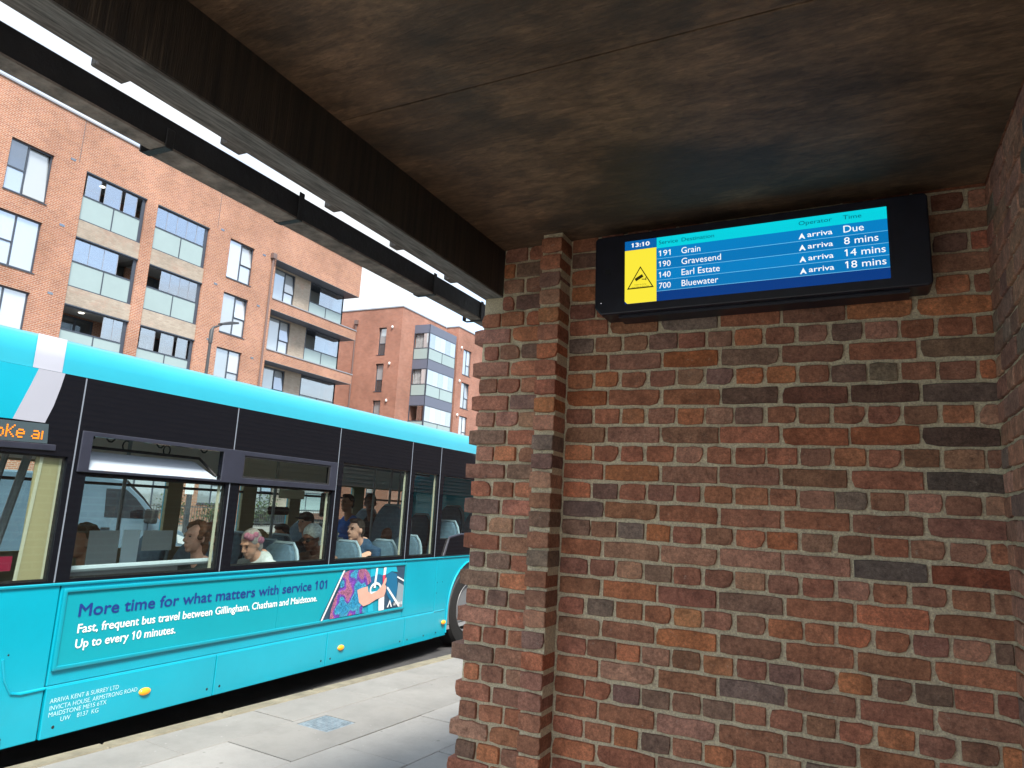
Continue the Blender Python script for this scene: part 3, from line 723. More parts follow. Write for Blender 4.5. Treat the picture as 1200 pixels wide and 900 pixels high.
b = MB(); b.prism([(-.32, .3045), (.07, .3045), (.07, .300), (-.32, .300)], lambda u, v, d: dp(u, v, d), .03, .12); b.build('wall_bracket', M['case'], disp)
def patch(name, xa, xb, za, zb, m, lift, parent=None):
    q = MB(); q.prism([(xa, za), (xb, za), (xb, zb), (xa, zb)], lambda u, v, d: dp(u, v, d), -lift, -lift + .0008); return q.build(name, m, parent or disp)
scr = patch('screen', -.307, .0485, .318, .417, M['s_navy'], .0015)
patch('clock_panel', -.307, -.2585, .4025, .417, M['s_time'], .0030, scr)
patch('heading_band', -.258, .0485, .400, .417, M['s_cyan'], .0030, scr)
q = MB(); q.prism([(-.303, .318), (-.2585, .318), (-.2585, .402), (-.307, .402), (-.307, .322)], lambda u, v, d: dp(u, v, d), -.003, -.0022); q.build('notice_panel', M['s_yel'], scr)
rows = [.400 - .0168 * i for i in range(5)]
for i in range(4):
    patch('service_row', -.258, .0485, rows[i + 1] + .0003, rows[i], M['s_blue'] if i % 2 == 0 else M['s_blue2'], .0030, scr)
    patch('row_line', -.258, .0485, rows[i + 1] - .0002, rows[i + 1] + .0003, M['s_line'], .0040, scr)
def dtext(txt, x, z, h, m, width=None, align='LEFT', bold=0.0): return lettering(txt, m, scr, dp(x, z, -.0048), DAX, DAZ, width=width * YD if width else None, height=h * YD, align=align, bold=bold)
dtext('13:10', -.2825, .4065, .0062, M['s_white'], width=.028, align='CENTER', bold=.02)
for txt, x, w in (('Service', -.2545, .0285), ('Destination', -.2205, .047), ('Operator', -.0595, .042), ('Time', -.0040, .0225)):
    dtext(txt, x, .4055 if x < -.1 else .4062, .0058, M['s_head'], width=w)
def op_logo(x, z):
    q = MB(); s = .0082
    for dx in (0,):
        for sg in (-1, 1):
            q.prism([(x + .0045 + sg * .0002, z + s), (x + .0045 + sg * .0042, z), (x + .0045 + sg * .0024, z), (x + .0045 - sg * .0008, z + s * .72)], lambda u, v, d: dp(u, v, d), -.0048, -.0042)
    q.prism([(x + .0030, z + .0012), (x + .0045, z + .0042), (x + .0060, z + .0012), (x + .0045, z + .0022)], lambda u, v, d: dp(u, v, d), -.0048, -.0042)
    q.build('operator_emblem', M['s_white'], scr)
for i, (n, d, tm, wd, wt) in enumerate((('191', 'Grain', 'Due', .0275, .0245), ('190', 'Gravesend', '8 mins', .0565, .041), ('140', 'Earl Estate', '14 mins', .0545, .0485), ('700', 'Bluewater', '18 mins', .052, .0485))):
    zb = rows[i + 1] + .0038
    dtext(n, -.2545, zb, .0086, M['s_white'], width=.0175); dtext(d, -.2210, zb, .0092, M['s_white'], width=wd)
    op_logo(-.0605, zb - .0008); dtext('arriva', -.0490, zb + .0008, .0072, M['s_white'], width=.0315, bold=.006)
    dtext(tm, -.0040, zb + .0006, .0096, M['s_white'], width=wt)
# warning triangle with a camera, on the yellow panel
tri = MB(); cx, cy = -.2828, .3525
outer = [(cx - .0205, cy - .0125), (cx + .0205, cy - .0125), (cx, cy + .0225)]; inner = [(cx + (x - cx) * .86, cy + .001 + (z - cy - .001) * .86) for x, z in outer]
for i in range(3):
    a, b2, c2, d2 = outer[i], outer[(i + 1) % 3], inner[(i + 1) % 3], inner[i]
    tri.prism([a, b2, c2, d2], lambda u, v, d: dp(u, v, d), -.0042, -.0036)
tri.build('warning_triangle', M['s_black'], scr)
cam_i = MB()
def rrect(mb, cx, cy, w, h, ang):
    c, s = math.cos(ang), math.sin(ang); mb.prism([(cx + x * c - y * s, cy + x * s + y * c) for x, y in ((-w, -h), (w, -h), (w, h), (-w, h))], lambda u, v, d: dp(u, v, d), -.0042, -.0036)
rrect(cam_i, cx - .002, cy + .0045, .0065, .0024, .5); rrect(cam_i, cx + .005, cy + .0015, .0030, .0006, -.1); rrect(cam_i, cx + .0085, cy + .0018, .0006, .0022, 0)
cam_i.build('camera_symbol', M['s_black'], scr)
dtext('Images are being', cx, cy - .0070, .0017, M['s_black'], width=.018, align='CENTER'); dtext('recorded in this area', cx, cy - .0105, .0017, M['s_black'], width=.026, align='CENTER')
sq = MB(); sq.prism([(-.3385, .368), (-.3305, .368), (-.3305, .376), (-.3385, .376)], lambda u, v, d: dp(u, v, d), -.0015, 0); sq.build('light_sensor', M['rubber'], disp)
b = MB().ell(dp(-.3445, .323, -.001), (.0016, .0010, .0016), 8, 6); b.build('status_light', M['s_white'], disp)
# ================================================================== BUILDINGS ACROSS THE STREET
def window(parent, fn, y0, y1, z0, z1, splits=(), trans=(), pane='wpane', depth=.10, fw=.065, name='window', sill=True, panes=None, open_leaf=False):
    """frame, mullions at splits (fractions), transoms {column: fraction}; each pane a mesh of its own"""
    cols = [0] + list(splits) + [1]; us = [y0 + (y1 - y0) * c for c in cols]; hs = []
    tr = dict(trans); k = 0
    for i in range(len(us) - 1):
        a, b = us[i] + (fw if i == 0 else fw * .5), us[i + 1] - (fw if i == len(us) - 2 else fw * .5)
        if i in tr:
            zt = z0 + (z1 - z0) * tr[i]; hs += [(a, b, z0 + fw, zt - fw * .5), (a, b, zt + fw * .5, z1 - fw)]
        else: hs.append((a, b, z0 + fw, z1 - fw))
    m = MB(); m.holes(fn, y0 + .004, y1 - .004, z0 + .004, z1 - .004, hs, depth, depth + .07)
    if sill: m.prism([(y0 - .02, z0 - .04), (y1 + .02, z0 - .04), (y1 + .02, z0 - .003), (y0 - .02, z0 - .003)], fn, -.03, depth + .02)
    w = m.build(name, M['frame'], parent)
    for j, (a, b, c, d) in enumerate(hs):
        pm = M[panes[j]] if panes else M[pane]; q = MB()
        if open_leaf and j == len(hs) - 1:                     # tilted inward at the head
            P = lambda u, v, dd, c=c, d=d: fn(u, v, depth - .03 - .16 * (v - c) / (d - c) * -1 + dd)
            q.prism([(a, c), (b, c), (b, d), (a, d)], P, 0, .012)
        else: q.prism([(a - .005, c - .005), (b + .005, c - .005), (b + .005, d + .005), (a - .005, d + .005)], fn, depth + .03, depth + .042)
        q.build('pane', pm, w)
    return w
def balcony(parent, fn, y0, y1, z0, z1, glazed=(), depth=1.7, lights=0):
    """recessed balcony: lining, frosted panels below a rail, sliding glass above, dark frame"""
    m = MB(); e = .004
    m.box(*[0] * 6) if False else None
    b0 = .10
    back = MB(); back.prism([(y0 + e, z0), (y1 - e, z0), (y1 - e, z1), (y0 + e, z1)], fn, depth, depth + .1)
    bk = back.build('balcony_back', M['fbrick'], parent)
    lin = MB(); lin.prism([(y0 + e, z1 - .03), (y1 - e, z1 - .03), (y1 - e, z1 - e), (y0 + e, z1 - e)], fn, .3, depth - e); lin.build('balcony_ceiling', M['room'], bk)
    MB().prism([(y0 + e, z0 - .0), (y1 - e, z0), (y1 - e, z0 + .03), (y0 + e, z0 + .03)], fn, .3, depth - e).build('balcony_floor', M['room'], bk)
    dw = (y1 - y0); door = MB(); door.holes(fn, y0 + dw * .25, y0 + dw * .8, z0 + .04, z0 + 2.1, [(y0 + dw * .28, y0 + dw * .51, z0 + .1, z0 + 2.03), (y0 + dw * .54, y0 + dw * .77, z0 + .1, z0 + 2.03)], depth - .06, depth - .005)
    door.build('balcony_door', M['frame'], bk)
    dg = MB(); dg.prism([(y0 + dw * .26, z0 + .08), (y0 + dw * .79, z0 + .08), (y0 + dw * .79, z0 + 2.05), (y0 + dw * .26, z0 + 2.05)], fn, depth - .03, depth - .02); dg.build('pane', M['wdark'], bk)
    zr = z0 + (z1 - z0) * .52; mid = y0 + dw * .51; fw = .055
    fr = MB(); fr.holes(fn, y0 + e, y1 - e, z0 + e, z1 - e, [(y0 + fw, mid - fw * .4, z0 + fw, zr - fw), (mid + fw * .4, y1 - fw - .12, z0 + fw, zr - fw), (y0 + fw, y1 - fw - .12, zr, z1 - fw - .05)], b0, b0 + .06)
    frm = fr.build('balcony_frame', M['frame'], parent)
    for a, b in ((y0 + fw, mid - fw * .4), (mid + fw * .4, y1 - fw - .12)):
        q = MB(); q.prism([(a - .01, z0 + fw - .01), (b + .01, z0 + fw - .01), (b + .01, zr - fw + .01), (a - .01, zr - fw + .01)], fn, b0 + .02, b0 + .035); q.build('balcony_panel', M['frost'], frm)
    for a, b in glazed:
        q = MB(); q.prism([(y0 + dw * a, zr), (y0 + dw * b, zr), (y0 + dw * b, z1 - fw - .05), (y0 + dw * a, z1 - fw - .05)], fn, b0 + .03, b0 + .04); q.build('sliding_pane', M['bal_pane'], frm)
        n = max(1, round((b - a) * 5)); s = MB()
        for k in range(n + 1):
            yk = y0 + dw * (a + (b - a) * k / n); s.prism([(yk - .008, zr), (yk + .008, zr), (yk + .008, z1 - fw - .05), (yk - .008, z1 - fw - .05)], fn, b0 + .022, b0 + .029)
        tag(s.build('pane_edge', M['coping'], frm), kind='stuff')
    for k in range(lights):
        c = fn(y0 + dw * .42, z1 - .05, .8); l = MB(); l.ell(c, (.12, .12, .02), 12, 6); l.build('ceiling_light', M['lampglow'], bk)
M['curtain'] = mat('grey_curtain', (.30, .31, .32), .8, .3, 9)
M['bal_pane'] = glass('balcony_glass', (.80, .86, .88), .42)
M['lampglow'] = mat('ceiling_lamp', (.9, .88, .8), .5, emit=(1, .95, .85), estr=1.0)
F = 3.0                                                     # storey
HEAD = 13.6                                                 # top storey window heads above the eye
def vent(parent, fn, y, z):
    q = MB().prism([(y - .11, z - .05), (y + .11, z - .05), (y + .11, z + .05), (y - .11, z + .05)], fn, -.012, .04); q.build('air_vent', M['wdark'], parent)

# ---- building one: long brick block of flats
b1 = thing('apartment_block', (-30, 22, -1.61), 'long orange brick apartment block with recessed glass balconies, filling the left behind the bus', 'building')
fx = XF(-30.0); YE = 37.12; YR = 29.35
holes1 = []
wc = [(14.74, 16.43), (25.95, 27.67), (9.2, 10.9)]
bays = [(17.85, 20.87), (21.45, 24.55), (11.6, 14.2)]
for k in range(5):
    zt = HEAD - F * k
    for a, b in wc: holes1.append((a, b, zt - 2.18, zt))
for a, b in bays: holes1.append((a, b, -1.0, HEAD))
wall = MB(); wall.holes(fx, 2.0, YR, -1.62, 15.8, holes1, 0, .38)
wall.prism([(YR, HEAD), (YE, HEAD), (YE, 15.8), (YR, 15.8)], fx, 0, .38)
w1 = wall.build('wall', M['fbrick'], b1)
rm = MB().box(-44, -30.39, 2.0, YR - .005, -1.6, 15.5); 
# inner mass behind the windows (rooms in shadow)
im = MB()
for a, b in wc:
    pass
im.box(-44, -32.2, 2.0, YE - .05, -1.6, 15.45); im.build('room_mass', M['roomdark'], b1)
fl = MB()
for k in range(6): fl.box(-32.19, -30.39, 2.0, YR - .01, HEAD - F * k + .05, HEAD - F * k + .35)
fl.build('floor_slab', M['roomdark'], b1)
cp = MB().box(-30.45, -29.95, 1.95, YE + .05, 15.805, 15.88); cp.box(-44, -30.46, YE - .35, YE + .05, 15.805, 15.88); cp.build('coping', M['coping'], b1)
ew = MB().prism([(-44, HEAD), (-30.385, HEAD), (-30.385, 15.8), (-44, 15.8)], lambda u, v, d: (u, YE - d, v), 0, .35); ew.box(-44, -32.25, YE - .34, YE - .02, -1.6, HEAD); ew.build('end_gable', M['fbrick'], b1)
for k in range(5):
    zt = HEAD - F * k
    a, b = wc[0]; window(b1, fx, a, b, zt - 2.18, zt, (.44,), {0: .46}, open_leaf=(k == 0), panes=['wpane', 'wdark' if k == 0 else 'wpane', 'wpane'])
    a, b = wc[2]; window(b1, fx, a, b, zt - 2.18, zt, (.44,), {0: .46})
    a, b = wc[1]; window(b1, fx, a, b, zt - 2.18, zt, (.53,), {1: .45}, open_leaf=(k in (0, 1)))
    for yv in (17.2, 25.35, 28.4): vent(b1, fx, yv, zt + .22 if yv != 28.4 else zt - .1)
gl = {0: [(.05, .27), (.34, .60), (.66, .86)], 1: [(.03, .70)], 2: [(.62, .95)]}
gl2 = {0: [(.03, .97)], 1: [(.25, .96)], 2: [(.05, .30), (.40, .64), (.70, .90)]}
for k in range(5):
    zt = HEAD - F * k
    for j, (a, b) in enumerate(bays):
        if k < 4:
            balcony(b1, fx, a, b, zt - 2.22, zt, (gl, gl2, gl)[j].get(k, [(.05, .5)]), lights=1 if (j, k) in ((0, 0), (0, 2)) else 0)
            sp = MB().prism([(a + .003, zt - F + .003), (b - .003, zt - F + .003), (b - .003, zt - 2.223), (a + .003, zt - 2.223)], fx, .05, .36); sp.build('spandrel', M['buff'], b1)
            lt = MB().prism([(a + .003, zt - .055), (b - .003, zt - .055), (b - .003, zt - .003), (a + .003, zt - .003)], fx, .012, .09); lt.build('lintel', M['frame'], b1)
        else:
            window(b1, fx, a, b, -1.0, zt, (.33, .66), {}, depth=.2)
# expansion joints
ej = MB()
for y in (17.45, 25.0): ej.prism([(y, HEAD + .2), (y + .035, HEAD + .2), (y + .035, 15.79), (y, 15.79)], fx, -.004, .02)
ej.build('movement_joint', M['pipe'], b1)
# right-hand recess with brick bands
fr9 = XF(-30.9)
for k in range(5):
    zt = HEAD - F * k
    if k > 0:
        bd = MB(); bd.prism([(YR + .003, zt), (YE, zt), (YE, zt + .62), (YR + .003, zt + .62)], fx, 0, .22); bd.box(-33.5, -30.225, YE - .22, YE, zt, zt + .62); bd.build('brick_band', M['fbrick'], b1)
        c = MB(); c.prism([(YR + .003, zt + .623), (YE + .04, zt + .623), (YE + .04, zt + .68), (YR + .003, zt + .68)], fx, -.04, .28); c.build('coping', M['coping'], b1)
    s = MB().prism([(YR + .005, zt - .02), (YE - .01, zt - .02), (YE - .01, zt - .002), (YR + .005, zt - .002)], fx, .0, 2.2); s.build('soffit', M['soff_grey'], b1)
    zb = zt - 2.38
    fs = MB().prism([(YR + .005, zb - .1), (YE - .23, zb - .1), (YE - .23, zb - .02), (YR + .005, zb - .02)], fx, .23, 2.2); fs.build('balcony_floor', M['room'], b1)
    rw = MB(); rw.holes(fr9, YR + .005, 33.35, zb, zt - .025, [(30.25, 31.98, zb - 1, zt - .12)], 0, .2); rw.build('recess_wall', M['buff'], b1)
    window(b1, fr9, 30.25, 31.98, zb, zt - .12, (.53,), {1: .45}, depth=.06, sill=False, open_leaf=True)
    inn = MB().prism([(33.36, zb), (YE - .3, zb), (YE - .3, zt - .03), (33.36, zt - .03)], XF(-32.15), 0, .04); inn.build('balcony_back', M['fbrick' if k == 2 else 'room'], b1)
    dr = MB().prism([(33.5, zb), (34.6, zb), (34.6, zb + 2.05), (33.5, zb + 2.05)], XF(-32.13), 0, .015); dr.build('balcony_door', M['wdark'], b1)
    fz = MB(); zr = zb + 1.12
    fz.holes(fr9, 33.36, 36.62, zb, zt - .03, [(33.41, 34.95, zb + .05, zr - .05), (35.0, 36.55, zb + .05, zr - .05), (33.41, 36.55, zr, zt - .1)], .0, .06)
    fz.box(-32.1, -30.965, 36.56, 36.62, zr - .05, zr); fz.box(-30.97, -30.90, 36.55, 36.63, zb, zt - .03)
    ff = fz.build('balcony_frame', M['frame'], b1)
    for a, b in ((33.41, 34.95), (35.0, 36.55)):
        MB().prism([(a, zb + .05), (b, zb + .05), (b, zr - .05), (a, zr - .05)], fr9, .02, .035).build('balcony_panel', M['frost'], ff)
    MB().prism([(34.3 if k < 2 else 33.45, zr), (36.55, zr), (36.55, zt - .1), (34.3 if k < 2 else 33.45, zt - .1)], fr9, .022, .034).build('sliding_pane', M['bal_pane'], ff)
    MB().box(-32.1, -30.98, 36.58, 36.60, zb + .05, zt - .1).build('side_pane', M['bal_pane'], ff)
dp_ = MB().tube([(-29.9, 29.02, -1.6), (-29.9, 29.02, 13.55)], .055, 10); dp_.box(-30.0, -29.78, 28.88, 29.18, 13.5, 13.8); dp_.build('downpipe', M['pipe'], b1, smooth=True)

# ---- building two, further along
b2 = thing('apartment_block', (-32.4, 48, -1.61), 'smaller red brick apartment block with grey glazed corner bay, farther down the street', 'building')
X1, X3, YL, ZR = -32.4, -31.1, 45.7, 15.58
fy = YF(YL); fx1 = XF(X1); fx3 = XF(X3)
nh = []
for k in range(5): nh.append((-34.62, -33.85, 11.7 + .02 - F * k, 13.98 - F * k))
wl = MB(); wl.holes(fy, -52, X1, -1.62, ZR, nh, 0, .35); wl.build('wall', M['fbrick2'], b2)
f1 = MB().prism([(YL + .352, -1.62), (52.5, -1.62), (52.5, ZR), (YL + .352, ZR)], fx1, 0, .35); f1.build('wall', M['fbrick2'], b2)
wh = []
for k in range(5): wh.append((53.57, 55.0, 13.87 - 2.3 - F * k, 13.87 - F * k)); wh.append((58.2, 59.6, 13.87 - 2.3 - F * k, 13.87 - F * k))
f3 = MB(); f3.holes(fx3, 52.5, 63, -1.62, ZR, wh, 0, .35); f3.box(X1 + .002, X3 - .352, 52.5, 52.85, -1.62, ZR); f3.build('wall', M['fbrick2'], b2)
MB().box(-52, X1 - .5, YL + .5, 62.8, -1.6, ZR - .3).build('room_mass', M['roomdark'], b2)
cpm = MB().box(-52, X1 + .05, YL - .05, YL + .3, ZR + .003, ZR + .1); cpm.box(X1 - .3, X1 + .05, YL + .31, 52.44, ZR + .003, ZR + .1); cpm.box(X1 + .06, X3 + .05, 52.45, 52.8, ZR + .003, ZR + .1); cpm.box(X3 - .3, X3 + .05, 52.81, 63, ZR + .003, ZR + .1); cpm.build('coping', M['coping'], b2)
for k in range(5):
    z0, z1 = 11.72 - F * k, 13.98 - F * k
    window(b2, fy, -34.62, -33.85, z0, z1, (), {0: .42}, depth=.18, panes=['wdark', 'wpane'])
    window(b2, fx3, 53.57, 55.0, 13.87 - 2.3 - F * k, 13.87 - F * k, (.5,), {1: .4}, open_leaf=(k == 1))
    window(b2, fx3, 58.2, 59.6, 13.87 - 2.3 - F * k, 13.87 - F * k, (.5,), {1: .4})
    lm = MB().ell((-33.25, YL - .08, 13.95 - F * k), (.09, .09, .13), 8, 6); lm.box(-33.29, -33.21, YL - .06, YL, 13.9 - F * k, 14.0 - F * k); lm.build('wall_light', M['white'], b2, smooth=True)
    lm = MB().ell((X3 + .08, 53.05, 13.85 - F * k), (.09, .09, .13), 8, 6); lm.box(X3, X3 + .06, 53.0, 53.1, 13.8 - F * k, 13.9 - F * k); lm.build('wall_light', M['white'], b2, smooth=True)
pp = MB().tube([(-36.9, YL - .08, -1.6), (-36.9, YL - .08, 14.5)], .06, 8); pp.box(-37.05, -36.75, YL - .2, YL - .001, 14.4, 14.75); pp.build('downpipe', M['pipe'], b2, smooth=True)
# grey glazed bay
BX, BY0, BY1, BZ = -30.9, 47.58, 51.85, 14.55
fbx, fby = XF(BX), YF(BY0)
bay = MB().box(X1 - .0 + .003, BX - .02, BY0 + .02, BY1 - .02, BZ - .12, BZ); bay.box(X1 + .003, BX - .02, BY1 - .06, BY1, -1.6, BZ - .13)
bay_o = bay.build('glazed_bay', M['grey_panel'], b2)
for k in range(5):
    zh = 13.87 - F * k
    pn = MB(); pn.prism([(BY0, zh), (BY1, zh), (BY1, zh + (.68 if k == 0 else .75)), (BY0, zh + (.68 if k == 0 else .75))], fbx, 0, .05)
    pn.prism([(X1 + .003, zh), (BX - .003, zh), (BX - .003, zh + (.68 if k == 0 else .75)), (X1 + .003, zh + (.68 if k == 0 else .75))], fby, 0, .05); pn.build('spandrel_panel', M['grey_panel'], bay_o)
    MB().box(X1 + .01, BX - .06, BY0 + .06, BY1 - .07, zh - .03, zh + .1).build('balcony_ceiling', M['room'], bay_o)
    zs, zp = zh - 1.26, zh - 2.24; fr = MB()
    fr.holes(fbx, BY0, BY1, zp, zh - .003, [(BY0 + .07, BY1 - .07, zs, zh - .06), (BY0 + .07, (BY0 + BY1) / 2 - .03, zp + .05, zs - .06), ((BY0 + BY1) / 2 + .03, BY1 - .07, zp + .05, zs - .06)], 0, .05)
    fr.holes(fby, X1 + .003, BX - .053, zp, zh - .003, [(X1 + .08, BX - .12, zs, zh - .06), (X1 + .08, BX - .12, zp + .05, zs - .06)], 0, .05)
    fr.build('bay_frame', M['frame'], bay_o)
    for a, b in ((BY0 + .07, (BY0 + BY1) / 2 - .03), ((BY0 + BY1) / 2 + .03, BY1 - .07)): MB().prism([(a, zp + .05), (b, zp + .05), (b, zs - .06), (a, zs - .06)], fbx, .015, .03).build('balcony_panel', M['frost'], bay_o)
    MB().prism([(X1 + .08, zp + .05), (BX - .12, zp + .05), (BX - .12, zs - .06), (X1 + .08, zs - .06)], fby, .015, .03).build('balcony_panel', M['frost'], bay_o)
    for i in range(5):
        a = BY0 + .07 + (BY1 - BY0 - .14) * i / 5; b = BY0 + .07 + (BY1 - BY0 - .14) * (i + 1) / 5
        MB().prism([(a + .008, zs), (b - .008, zs), (b - .008, zh - .06), (a + .008, zh - .06)], fbx, .015, .03).build('sliding_pane', M['wpane'], bay_o)
    if k == 2: MB().prism([(X1 + .8, zs), (BX - .12, zs), (BX - .12, zh - .06), (X1 + .8, zh - .06)], fby, .015, .03).build('sliding_pane', M['bal_pane'], bay_o)
    else:
        MB().prism([(X1 + .95, zs), (BX - .12, zs), (BX - .12, zh - .06), (X1 + .95, zh - .06)], fby, .015, .03).build('sliding_pane', M['wpane'], bay_o)
        rd = random.Random(k); dr = MB()
        for i in range(7):                                    # folded curtains stacked at the open side
            x = X1 + .12 + i * .11; dr.tube([(x, BY0 + .18, zs - .2), (x + rd.uniform(-.03, .03), BY0 + .2, zh - .08)], .045, 6)
        dr.build('curtain', M['curtain'], bay_o, smooth=True)
    MB().box(X1 + .01, BX - .2, BY1 - .4, BY1 - .1, zp, zh - .04).build('balcony_back', M['roomdark'], bay_o)

# ---- third block glimpsed past the pillar
b3 = thing('apartment_block', (-31, 72, -1.61), 'sliver of another distant pale balcony block at the edge of the brick pillar', 'building')
fx5 = XF(-30.6)
h3 = [(66.5 + 4 * i, 69 + 4 * i, z - 2.2, z) for i in range(3) for z in (11.5, 8.5, 5.5, 2.5)]
MB().holes(fx5, 65, 80, -1.6, 12.6, h3, 0, .35).build('wall', M['fbrick2'], b3)
MB().box(-45, -31.5, 65, 80, -1.6, 12.4).build('room_mass', M['roomdark'], b3)
for (a, b, c, d) in h3: window(b3, fx5, a, b, c, d, (.5,), {})

# ================================================================== STREET FURNITURE BEYOND
lp = thing('street_lamp', (-24.3, 20.65, -1.61), 'slim dark street lamp with angled flat head standing across the street', 'street lamp')
MB().tube([(-24.3, 20.65, -1.61), (-24.3, 20.65, 0), (-24.3, 20.65, 6.2)], [.09, .08, .06], 10).build('pole', M['steel'], lp, smooth=True)
MB().tube([(-24.3, 20.65, 6.2), (-24.3, 20.65, 6.75), (-24.3, 20.72, 6.9), (-24.3, 21.1, 7.1)], [.085, .085, .05, .035], 10).build('bracket_arm', M['steel'], lp, smooth=True)
MB().prism([(21.05, 7.07), (21.95, 7.36), (21.92, 7.44), (21.5, 7.36), (21.02, 7.16)], lambda u, v, d: (-24.3 + d, u, v), -.14, .14).build('lamp_head', M['steel'], lp, bevel=.02)
sg = thing('street_sign', (-23.6, 19.95, -1.61), 'small square white sign on a dark pole seen through the bus window', 'street sign')
MB().tube([(-23.6, 19.95, -1.61), (-23.6, 19.95, .3)], .04, 8).build('pole', M['steel'], sg, smooth=True)
MB().box(-23.55, -23.53, 19.75, 20.15, -.10, .36).build('sign_plate', M['white'], sg, bevel=.005)
fn_ = thing('railing_fence', (-28.5, 24, -1.61), 'low black metal railings in front of the far apartment block', 'fence')
for z in (-1.45, -.72): MB().box(-28.52, -28.48, 16, 34, z, z + .04).build('rail', M['steel'], fn_)
pk = None
for i in range(120):
    y = 16.05 + i * .15
    if pk is None:
        pk = MB().tube([(-28.5, 16.05, -1.6), (-28.5, 16.05, -.62)], .013, 5).build('picket', M['steel'], fn_); base_y = 16.05
    else:
        o = pk.copy(); COL.objects.link(o); o.parent = fn_; o.location = (0, y - 16.05, 0)
M['leaf'] = mat('shrub_leaf', (.05, .085, .03), .7, .5, 12)
M['bark'] = mat('bark', (.08, .06, .045), .9, .3, 20)
def shrub(y, h, label, x=-29.1):
    t = thing('shrub', (x, y, -1.61), label, 'shrub', 'shrubs behind the far railings'); r = random.Random(int(y * 10)); lf = MB(); st = MB()
    for k in range(6):
        a = r.uniform(0, 6.28); tip = (x + .35 * math.cos(a), y + .4 * math.sin(a), -1.61 + h * r.uniform(.7, 1)); st.tube([(x, y, -1.61), tip], [.02, .008], 5)
    for k in range(420):
        c = Vector((x + r.gauss(0, .28), y + r.gauss(0, .35), -1.61 + h * min(1.1, max(.12, r.gauss(.6, .24))))); d = Vector((r.gauss(0, 1), r.gauss(0, 1), r.gauss(0, 1))).normalized() * .07; e = d.orthogonal().normalized() * .03
        lf.quad(tuple(c - d), tuple(c + e), tuple(c + d), tuple(c - e))
    st.build('stem', M['bark'], t); lf.build('foliage', M['leaf'], t, weld=False)
for i, (y, h, l) in enumerate(((24.0, 1.3, 'rounded green shrub behind the railings, seen through the bus by the brick pier'), (26.2, 1.0, 'low green shrub under the far window, seen through the second bus window'), (29.6, 1.5, 'tallest leafy shrub near the downpipe, seen through the second bus window'))): shrub(y, h, l)
# ---- the van on the far lane
VS = len(COL.objects)
van = thing('van', (-13, 7.4, RZ), 'grey-blue panel van passing on the far lane, seen through the bus windows', 'van')
M['vanpaint'] = mat('grey_blue_van_paint', (.115, .175, .225), .3, .08, 3, coat=.6)
VX0, VX1, fxv = -13.9, -12.0, None
prof = [(4.3, -1.50), (4.3, .10), (4.5, .18), (8.0, .20), (8.35, .14), (8.78, -.20), (9.25, -.66), (9.68, -.78), (9.86, -1.0), (9.9, -1.45), (9.78, -1.52), (9.63, -1.52), (9.60, -1.25), (9.44, -1.06), (9.2, -1.0), (8.96, -1.06), (8.8, -1.25), (8.77, -1.52), (5.9, -1.52), (5.87, -1.25), (5.7, -1.06), (5.46, -1.0), (5.2, -1.06), (5.05, -1.25), (5.02, -1.52)]
bd = MB(); bd.prism(prof, lambda u, v, d: (VX1 - d, u, v), 0.06, 1.9)
# tumblehome on the near side
bd2 = MB(); bd2.prism(prof, lambda u, v, d: (VX1 - d - (max(0, v + .7) * .10), u, v), 0.0, .058)
body = bd2.build('body', M['vanpaint'], van, bevel=.02, smooth=True)
bd.build('body_core', M['vanpaint'], van, bevel=.03, smooth=True)
vf = lambda u, v, d: (VX1 + d - (max(0, v + .7) * .10), u, v)
MB().prism([(8.0, -.52), (8.98, -.55), (8.60, -.17), (8.32, .03), (8.0, .05)], vf, .002, .008).build('side_window', M['black'], body)
MB().prism([(8.40, .10), (8.80, -.21), (9.22, -.63), (9.24, -.60), (8.82, -.17), (8.44, .13)], lambda u, v, d: (VX1 - d, u, v + .02), .12, 1.78).build('windscreen', M['black'], body)
mr = MB(); mr.box(-11.93, -11.70, 8.72, 8.86, -.62, -.36); mr.box(-12.02, -11.92, 8.78, 8.84, -.60, -.55); mr.build('door_mirror', M['rubber'], body, bevel=.03)
MB().box(VX1 - .004, VX1 + .012, 9.40, 9.54, -.84, -.79).build('indicator', M['amber'], body, bevel=.004)
MB().prism([(9.55, -.83), (9.82, -.92), (9.86, -1.05), (9.6, -1.0)], vf, .0, .01).build('headlight', M['white'], body)
MB().box(VX1 + .001, VX1 + .014, 7.95, 8.12, -.74, -.70).build('door_handle', M['rubber'], body, bevel=.004)
for u in (7.62, 8.98 - .3 + .2): MB().box(VX1 - .002, VX1 + .0035, u, u + .008, -1.4, -.62).build('door_seam', M['rubber'], body)
for y in (9.2, 5.46):
    w = MB(); w.lathe([(-.2, .20), (-.2, .31), (-.16, .325), (-.03, .325), (0, .31), (.0, .22)], (VX1 - .03, y, RZ + .325), 'X', 28); tw = w.build('wheel', M['tyre'], van, smooth=True)
    w = MB(); w.lathe([(-.02, .22), (-.04, .20), (-.03, .08), (-.01, .06), (-.008, .0)], (VX1 - .03, y, RZ + .325), 'X', 24); w.build('rim', M['rim'], tw, smooth=True)
van.location.y += .45
# ================================================================== BUS
bus = thing('bus', (-5.75, 5.0, RZ), 'turquoise single-decker bus with black glazed side and white-lettered advert panel, standing at the kerb', 'bus')
SX = -4.5
_c = .1 / (4.5 * 1.335)
def sx(z): return SX if z <= -.62 else SX - .1 * (z + .62) / 1.335
def SP(y, z, d=0.0):
    """point of the side seen at (y, z) on the waist plane -> place on the leaning side; d = outward"""
    k = 1.0 if z <= -.62 else (1 + _c * .62) / (1 - _c * z)
    Z = z * k; return (sx(Z) + d, y * k, Z)
SD = lambda u, v, d: SP(u, v, -d)                           # d inward
FY, BY = -.9, 10.6                                          # front and rear of the bus
